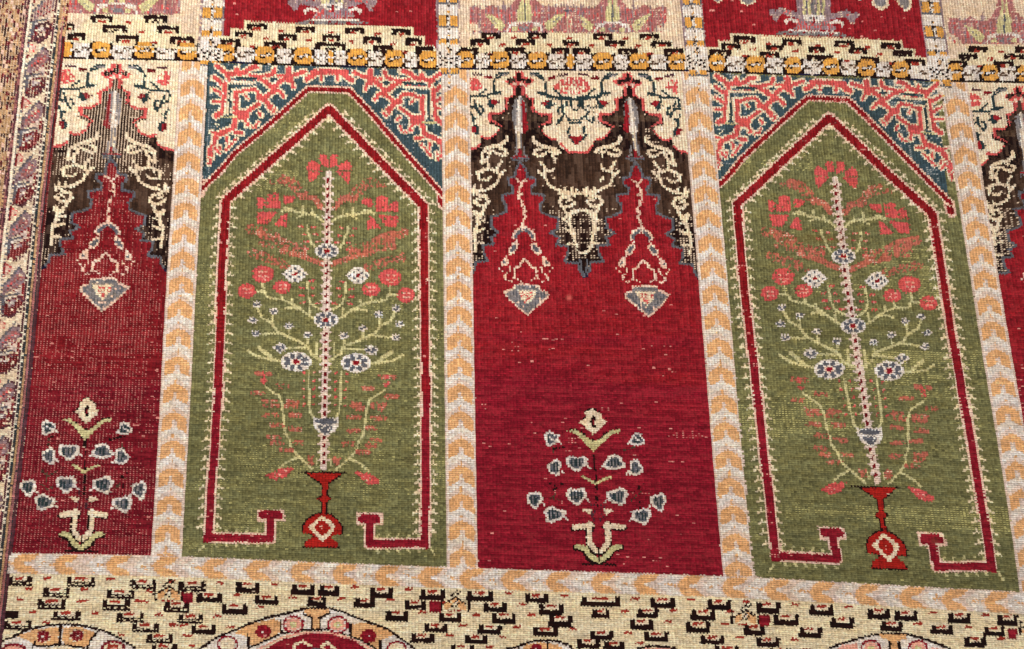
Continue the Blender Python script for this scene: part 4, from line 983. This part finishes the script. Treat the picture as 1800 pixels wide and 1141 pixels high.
# pale lower red thread showing between wefts
def soft(v, a, b): return np.clip((v - a) / (b - a), 0, 1)
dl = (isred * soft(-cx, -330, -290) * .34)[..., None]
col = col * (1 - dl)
st = isdrk & (rv > .55) & (cy > 135) & (cy < 520)
a_ = (st * np.clip((rv - .5) * 1.6, 0, .4))[..., None]
col = col * (1 - a_) + lin((104, 82, 68)) * a_
st = isred & ((rh * (1.25 - vbias) + rv * vbias) > .66)
a_ = (st * .10)[..., None]
col = col * (1 - a_) + lin((186, 74, 74)) * a_
# ---------- wear: how much of the cotton ground shows
w1, w2, w3 = vnoise(70, 30, 21), vnoise(26, 10, 22), vnoise(8, 60, 23)
wr = np.zeros_like(cx)
wr += .56 * soft(-cx, -318, -250) * (isred) * (.35 + .8 * w1)                       # left red panel
wr += .80 * soft(-cx, -345, -330) * isdrk * soft(cy, 100, 140) * soft(-cy, -500, -470) * (.18 + .75 * w1) * (1 - .85 * np.exp(-((cy - 345) / 34) ** 2))
wr += .70 * (cx < 1240) * (cx > 820) * isdrk * (cy > 240) * (cy < 500) * soft(cy, 345, 400) * (.45 + .5 * w2)
wr += .22 * (cx < 1240) * (cx > 820) * isdrk * (cy > 130) * (cy < 330) * (.2 + 1.2 * w3 * (w3 > .5))
wr += .5 * (cx > 1690) * isdrk * (cy > 250) * (cy < 500) * soft(cy, 300, 400)
wr += .24 * (Xv[ci] < 112) * (.4 + 1.0 * w1)
wr += .55 * (Xv[ci] < 33) * soft(-cy, -420, -120)
wr += .9 * (Xv[ci] < 110) * soft(-cy, -110, 30) * w2
wr += .5 * isgrn * soft(w1, .62, .85) * (.5 + w2)
wr += .5 * isgrn * (cx > 1290) * np.exp(-((cx - 1330) / 60) ** 2 - ((cy - 760) / 22) ** 2)
wr += .42 * isgrn * (cx > 1290) * np.exp(-((cx - 1720) / 70) ** 2 - ((cy - 905) / 30) ** 2)
wr += .6 * isgrn * np.exp(-((cx - 372) / 26) ** 2 - ((cy - 520) / 110) ** 2)
wr += .30 * isred * (cx > 820) * (cx < 1300) * soft(cy, 520, 640) * soft(w2, .55, .9)
wr += .16 * isred * (cx < 320) * soft(cy, 420, 520)
wr += .30 * (yarn == IDX['deep']) * soft(w2, .55, .8)
wr += .4 * (cx > 1740) * isred * soft(cy, 550, 700) * (cy < 900)
wr += .55 * (yarn == IDX['slate']) * (cy > 100) * w3
wr += .35 * (cy < 62) * np.isin(yarn, [IDX[n] for n in ('mauve', 'lilac', 'lime')])
wr += .5 * np.isin(yarn, [IDX['fade']]) * w2
fin = np.exp(-(((cx - 200) / 62) ** 2 + ((cy - 215) / 80) ** 2) ** 2) * (Xv[ci] > 112) * (cx < 300)
wr += fin * np.isin(yarn, [IDX[n] for n in ('black', 'brown', 'umber', 'grey', 'white', 'crimson', 'plum')]) * .8
wr = np.clip(wr, 0, 1)
rq = rk.random((NR, NC)); rkn = rk.random((nk_r, nk_c))[kr, kc]
wcol = rk.random(nk_c)[kc]
even_c, even_r = (ci % 2 == 0), (ri % 2 == 0)
thread = np.where(isred[..., None], lin((238, 160, 146)), lin((238, 210, 180)))
thread = np.where(isgrn[..., None], lin((200, 190, 122)), thread)
thread = np.where((np.isin(yarn, [IDX['slate'], IDX['steel']]))[..., None], lin((178, 180, 176)), thread)
prob = np.where(even_c & ~even_r, wr * 1.25, np.where(even_c, (wr - .3) * np.where(isdrk & (cx < 340), 1.3, .6) * (.5 + wcol), np.where(~even_r, (wr - .4) * .25, 0)))
bare = (runs(True, 13, 51) * .34 + runs(False, 21, 52) * .34 + runs(False, 60, 53) * .14 + rkn * .12 + rq * .06) < prob * .92
amt = (np.clip(.05 + .95 * (.5 * rk.random((NR, NC)) + .5 * runs(True, 5, 61)), 0, .95) * bare)[..., None]
amt = np.where((isred & (cx < 320))[..., None], amt * .78, amt)
amt = np.where(isdrk[..., None], np.clip(amt * .6 + .38 * bare[..., None], 0, .9), amt)
col = col * (1 - amt) + thread * amt
# sparse specks where single tufts have gone
spk = (rk.random((nk_r, nk_c)) < .0016)[kr, kc] & even_r
spk |= ((rk.random((nk_r, nk_c)) < .05)[kr, kc] & isred & (vnoise(30, 1.6, 31) > .80) & (vnoise(80, 40, 32) > .38))
spk &= ~ispale
a_ = (spk * rk.uniform(.35, .95, (NR, NC)))[..., None]
col = col * (1 - a_) + thread * a_
# pale zones: brown or grey weft peeping through
pe = ispale & even_r & (rkn < .30)
a_ = (pe * rk.uniform(.1, .38, (NR, NC)))[..., None]
col = col * (1 - a_) + lin((150, 112, 84)) * a_
# cream pile stripes in the upper half: warps read as upright ribs
bord = (Xv[ci] < 112) & ~even_c & (rk.random((NR, NC)) < .75) & (yarn != IDX['ecru'])
a_ = (bord * rk.uniform(.12, .5, (NR, NC)))[..., None]
col = col * (1 - a_) + lin((92, 52, 50)) * a_
rib = (even_c & ispale & (rk.random((NR, NC)) < .75)) * soft(-cy, -420, -250) * .22
col = col * (1 - rib[..., None]) + lin((168, 134, 104)) * rib[..., None]
# stains, two dark moth spots
for (x, y, r, k_, c) in [(722, 808, 8, .55, (70, 60, 34)), (590, 862, 7, .45, (80, 74, 40)), (1640, 950, 7, .4, (90, 60, 40)), (1000, 524, 5, .7, (226, 110, 100)), (1450, 420, 70, .22, (130, 96, 30)), (360, 860, 5, .4, (70, 60, 34))]:
    m = (k_ * np.exp(-(((cx - x) / r) ** 2 + ((cy - y) / (r * (.12 if r > 50 else 1))) ** 2) ** 1.5))[..., None]
    col = col * (1 - m) + lin(c) * m
col = np.clip(col, .002, .92)

# ---------- height of the pile
wv = np.zeros((NR + 1, NC + 1)); wv[:-1, :-1] = wr
cI, rI = np.meshgrid(np.arange(NC + 1), np.arange(NR + 1))
rk2 = np.random.default_rng(5)
hgt = .00125 * (cI % 2) + .00115 * (rI % 2)
hgt *= (1 - .25 * wv)
hgt += rk2.normal(0, .00022, hgt.shape)
hgt += .0030 * np.sin(XX * .0061 + 1) * np.sin(YY * .0050 + .4) + .0007 * np.sin(XX * .021 + YY * .013)
hgt -= .0006 * wv
# to the floor plane through the measured weave geometry
dirs = fwd[None, None] * F + right * (PXv - W / 2)[..., None] - up * (PYv - H / 2)[..., None]
tt = -cpos[2] / dirs[..., 2]
pos = cpos + dirs * tt[..., None]
pos[..., 2] += hgt
# small sideways lean of every tuft tip
tip = ((cI % 2 == 1) & (rI % 2 == 1))
pos[..., 0] += tip * rk2.normal(0, .00022, tip.shape); pos[..., 1] += tip * (rk2.normal(0, .00022, tip.shape) - .0001)
flat = pos.reshape(-1, 3).astype(np.float32)

# ------------------------------------------------------------------ wool
mat = bpy.data.materials.new("hand_knotted_wool")
mat.use_nodes = True
nt = mat.node_tree; nd = nt.nodes; lk = nt.links
bs = nd["Principled BSDF"]
at = nd.new("ShaderNodeAttribute"); at.attribute_name = "yarn"
tc = nd.new("ShaderNodeTexCoord")
no = nd.new("ShaderNodeTexNoise"); no.inputs["Scale"].default_value = 1400; no.inputs["Detail"].default_value = 3
no2 = nd.new("ShaderNodeTexNoise"); no2.inputs["Scale"].default_value = 420; no2.inputs["Detail"].default_value = 4
mr = nd.new("ShaderNodeMapRange"); mr.inputs[1].default_value = .25; mr.inputs[2].default_value = .75; mr.inputs[3].default_value = .72; mr.inputs[4].default_value = 1.28
mx = nd.new("ShaderNodeVectorMath"); mx.operation = 'SCALE'
lk.new(tc.outputs["Object"], no.inputs["Vector"]); lk.new(tc.outputs["Object"], no2.inputs["Vector"])
lk.new(no2.outputs["Fac"], mr.inputs[0]); lk.new(at.outputs["Color"], mx.inputs[0]); lk.new(mr.outputs[0], mx.inputs["Scale"])
lk.new(mx.outputs[0], bs.inputs["Base Color"])
bs.inputs["Roughness"].default_value = .92
bs.inputs["Specular IOR Level"].default_value = .12
bs.inputs["Sheen Weight"].default_value = .05
bs.inputs["Sheen Roughness"].default_value = .5
bp = nd.new("ShaderNodeBump"); bp.inputs["Strength"].default_value = .35; bp.inputs["Distance"].default_value = .0006
lk.new(no.outputs["Fac"], bp.inputs["Height"]); lk.new(bp.outputs[0], bs.inputs["Normal"])

rug = bpy.data.objects.new("oriental_rug", None)
scene.collection.objects.link(rug)
rug["label"] = "worn hand-knotted oriental saf rug with red lamp niches and green flowering-tree niches"
rug["category"] = "rug"

quad = np.stack([ri * (NC + 1) + ci, (ri + 1) * (NC + 1) + ci, (ri + 1) * (NC + 1) + ci + 1, ri * (NC + 1) + ci + 1], -1).reshape(-1, 4)
pflat = pmk.ravel(); cflat = col.reshape(-1, 3)
def weave(name, sel, parent, label):
    q = quad[sel]
    if len(q) == 0: return None
    used, inv = np.unique(q, return_inverse=True)
    me = bpy.data.meshes.new(name)
    v = flat[used]
    me.vertices.add(len(v)); me.vertices.foreach_set("co", v.ravel())
    me.loops.add(q.size); me.loops.foreach_set("vertex_index", inv.ravel().astype(np.int32))
    me.polygons.add(len(q)); me.polygons.foreach_set("loop_start", np.arange(0, q.size, 4, dtype=np.int32))
    me.polygons.foreach_set("use_smooth", np.ones(len(q), bool))
    at_ = me.attributes.new("yarn", 'FLOAT_COLOR', 'FACE')
    c4 = np.ones((len(q), 4), np.float32); c4[:, :3] = cflat[sel]
    at_.data.foreach_set("color", c4.ravel())
    me.materials.append(mat)
    me.update()
    o = bpy.data.objects.new(name, me)
    scene.collection.objects.link(o)
    o.parent = parent
    if label: o["label"] = label
    return o
order = np.argsort(pflat, kind='stable')
bounds = np.searchsorted(pflat[order], np.arange(len(PARTS) + 1))
objs = {}
mats_ = {}
for i, (name, parent, label) in enumerate(PARTS):
    if i == 0:
        continue
    sel = order[bounds[i]:bounds[i + 1]]
    if len(sel) < 12: continue
    par = objs.get(parent, rug) if parent else rug
    o_ = weave(name, sel, par, label)
    if o_ is not None: objs[i] = o_
sel = order[bounds[0]:bounds[1]]
if len(sel): weave("ground_weave", sel, rug, None)

# ------------------------------------------------------------------ the floor the rug lies on
fm = bpy.data.materials.new("floor_grey"); fm.use_nodes = True
fb = fm.node_tree.nodes["Principled BSDF"]; fb.inputs["Roughness"].default_value = .6
fn = fm.node_tree.nodes.new("ShaderNodeTexNoise"); fn.inputs["Scale"].default_value = 12
fr = fm.node_tree.nodes.new("ShaderNodeValToRGB"); fr.color_ramp.elements[0].color = (.16, .13, .11, 1); fr.color_ramp.elements[1].color = (.24, .20, .17, 1)
fm.node_tree.links.new(fn.outputs["Fac"], fr.inputs[0]); fm.node_tree.links.new(fr.outputs[0], fb.inputs["Base Color"])
me = bpy.data.meshes.new("floor")
me.from_pydata([(-6, -6, -.008), (6, -6, -.008), (6, 6, -.008), (-6, 6, -.008)], [], [(0, 1, 2, 3)])
me.materials.append(fm)
fo = bpy.data.objects.new("floor", me); scene.collection.objects.link(fo); fo["kind"] = "structure"
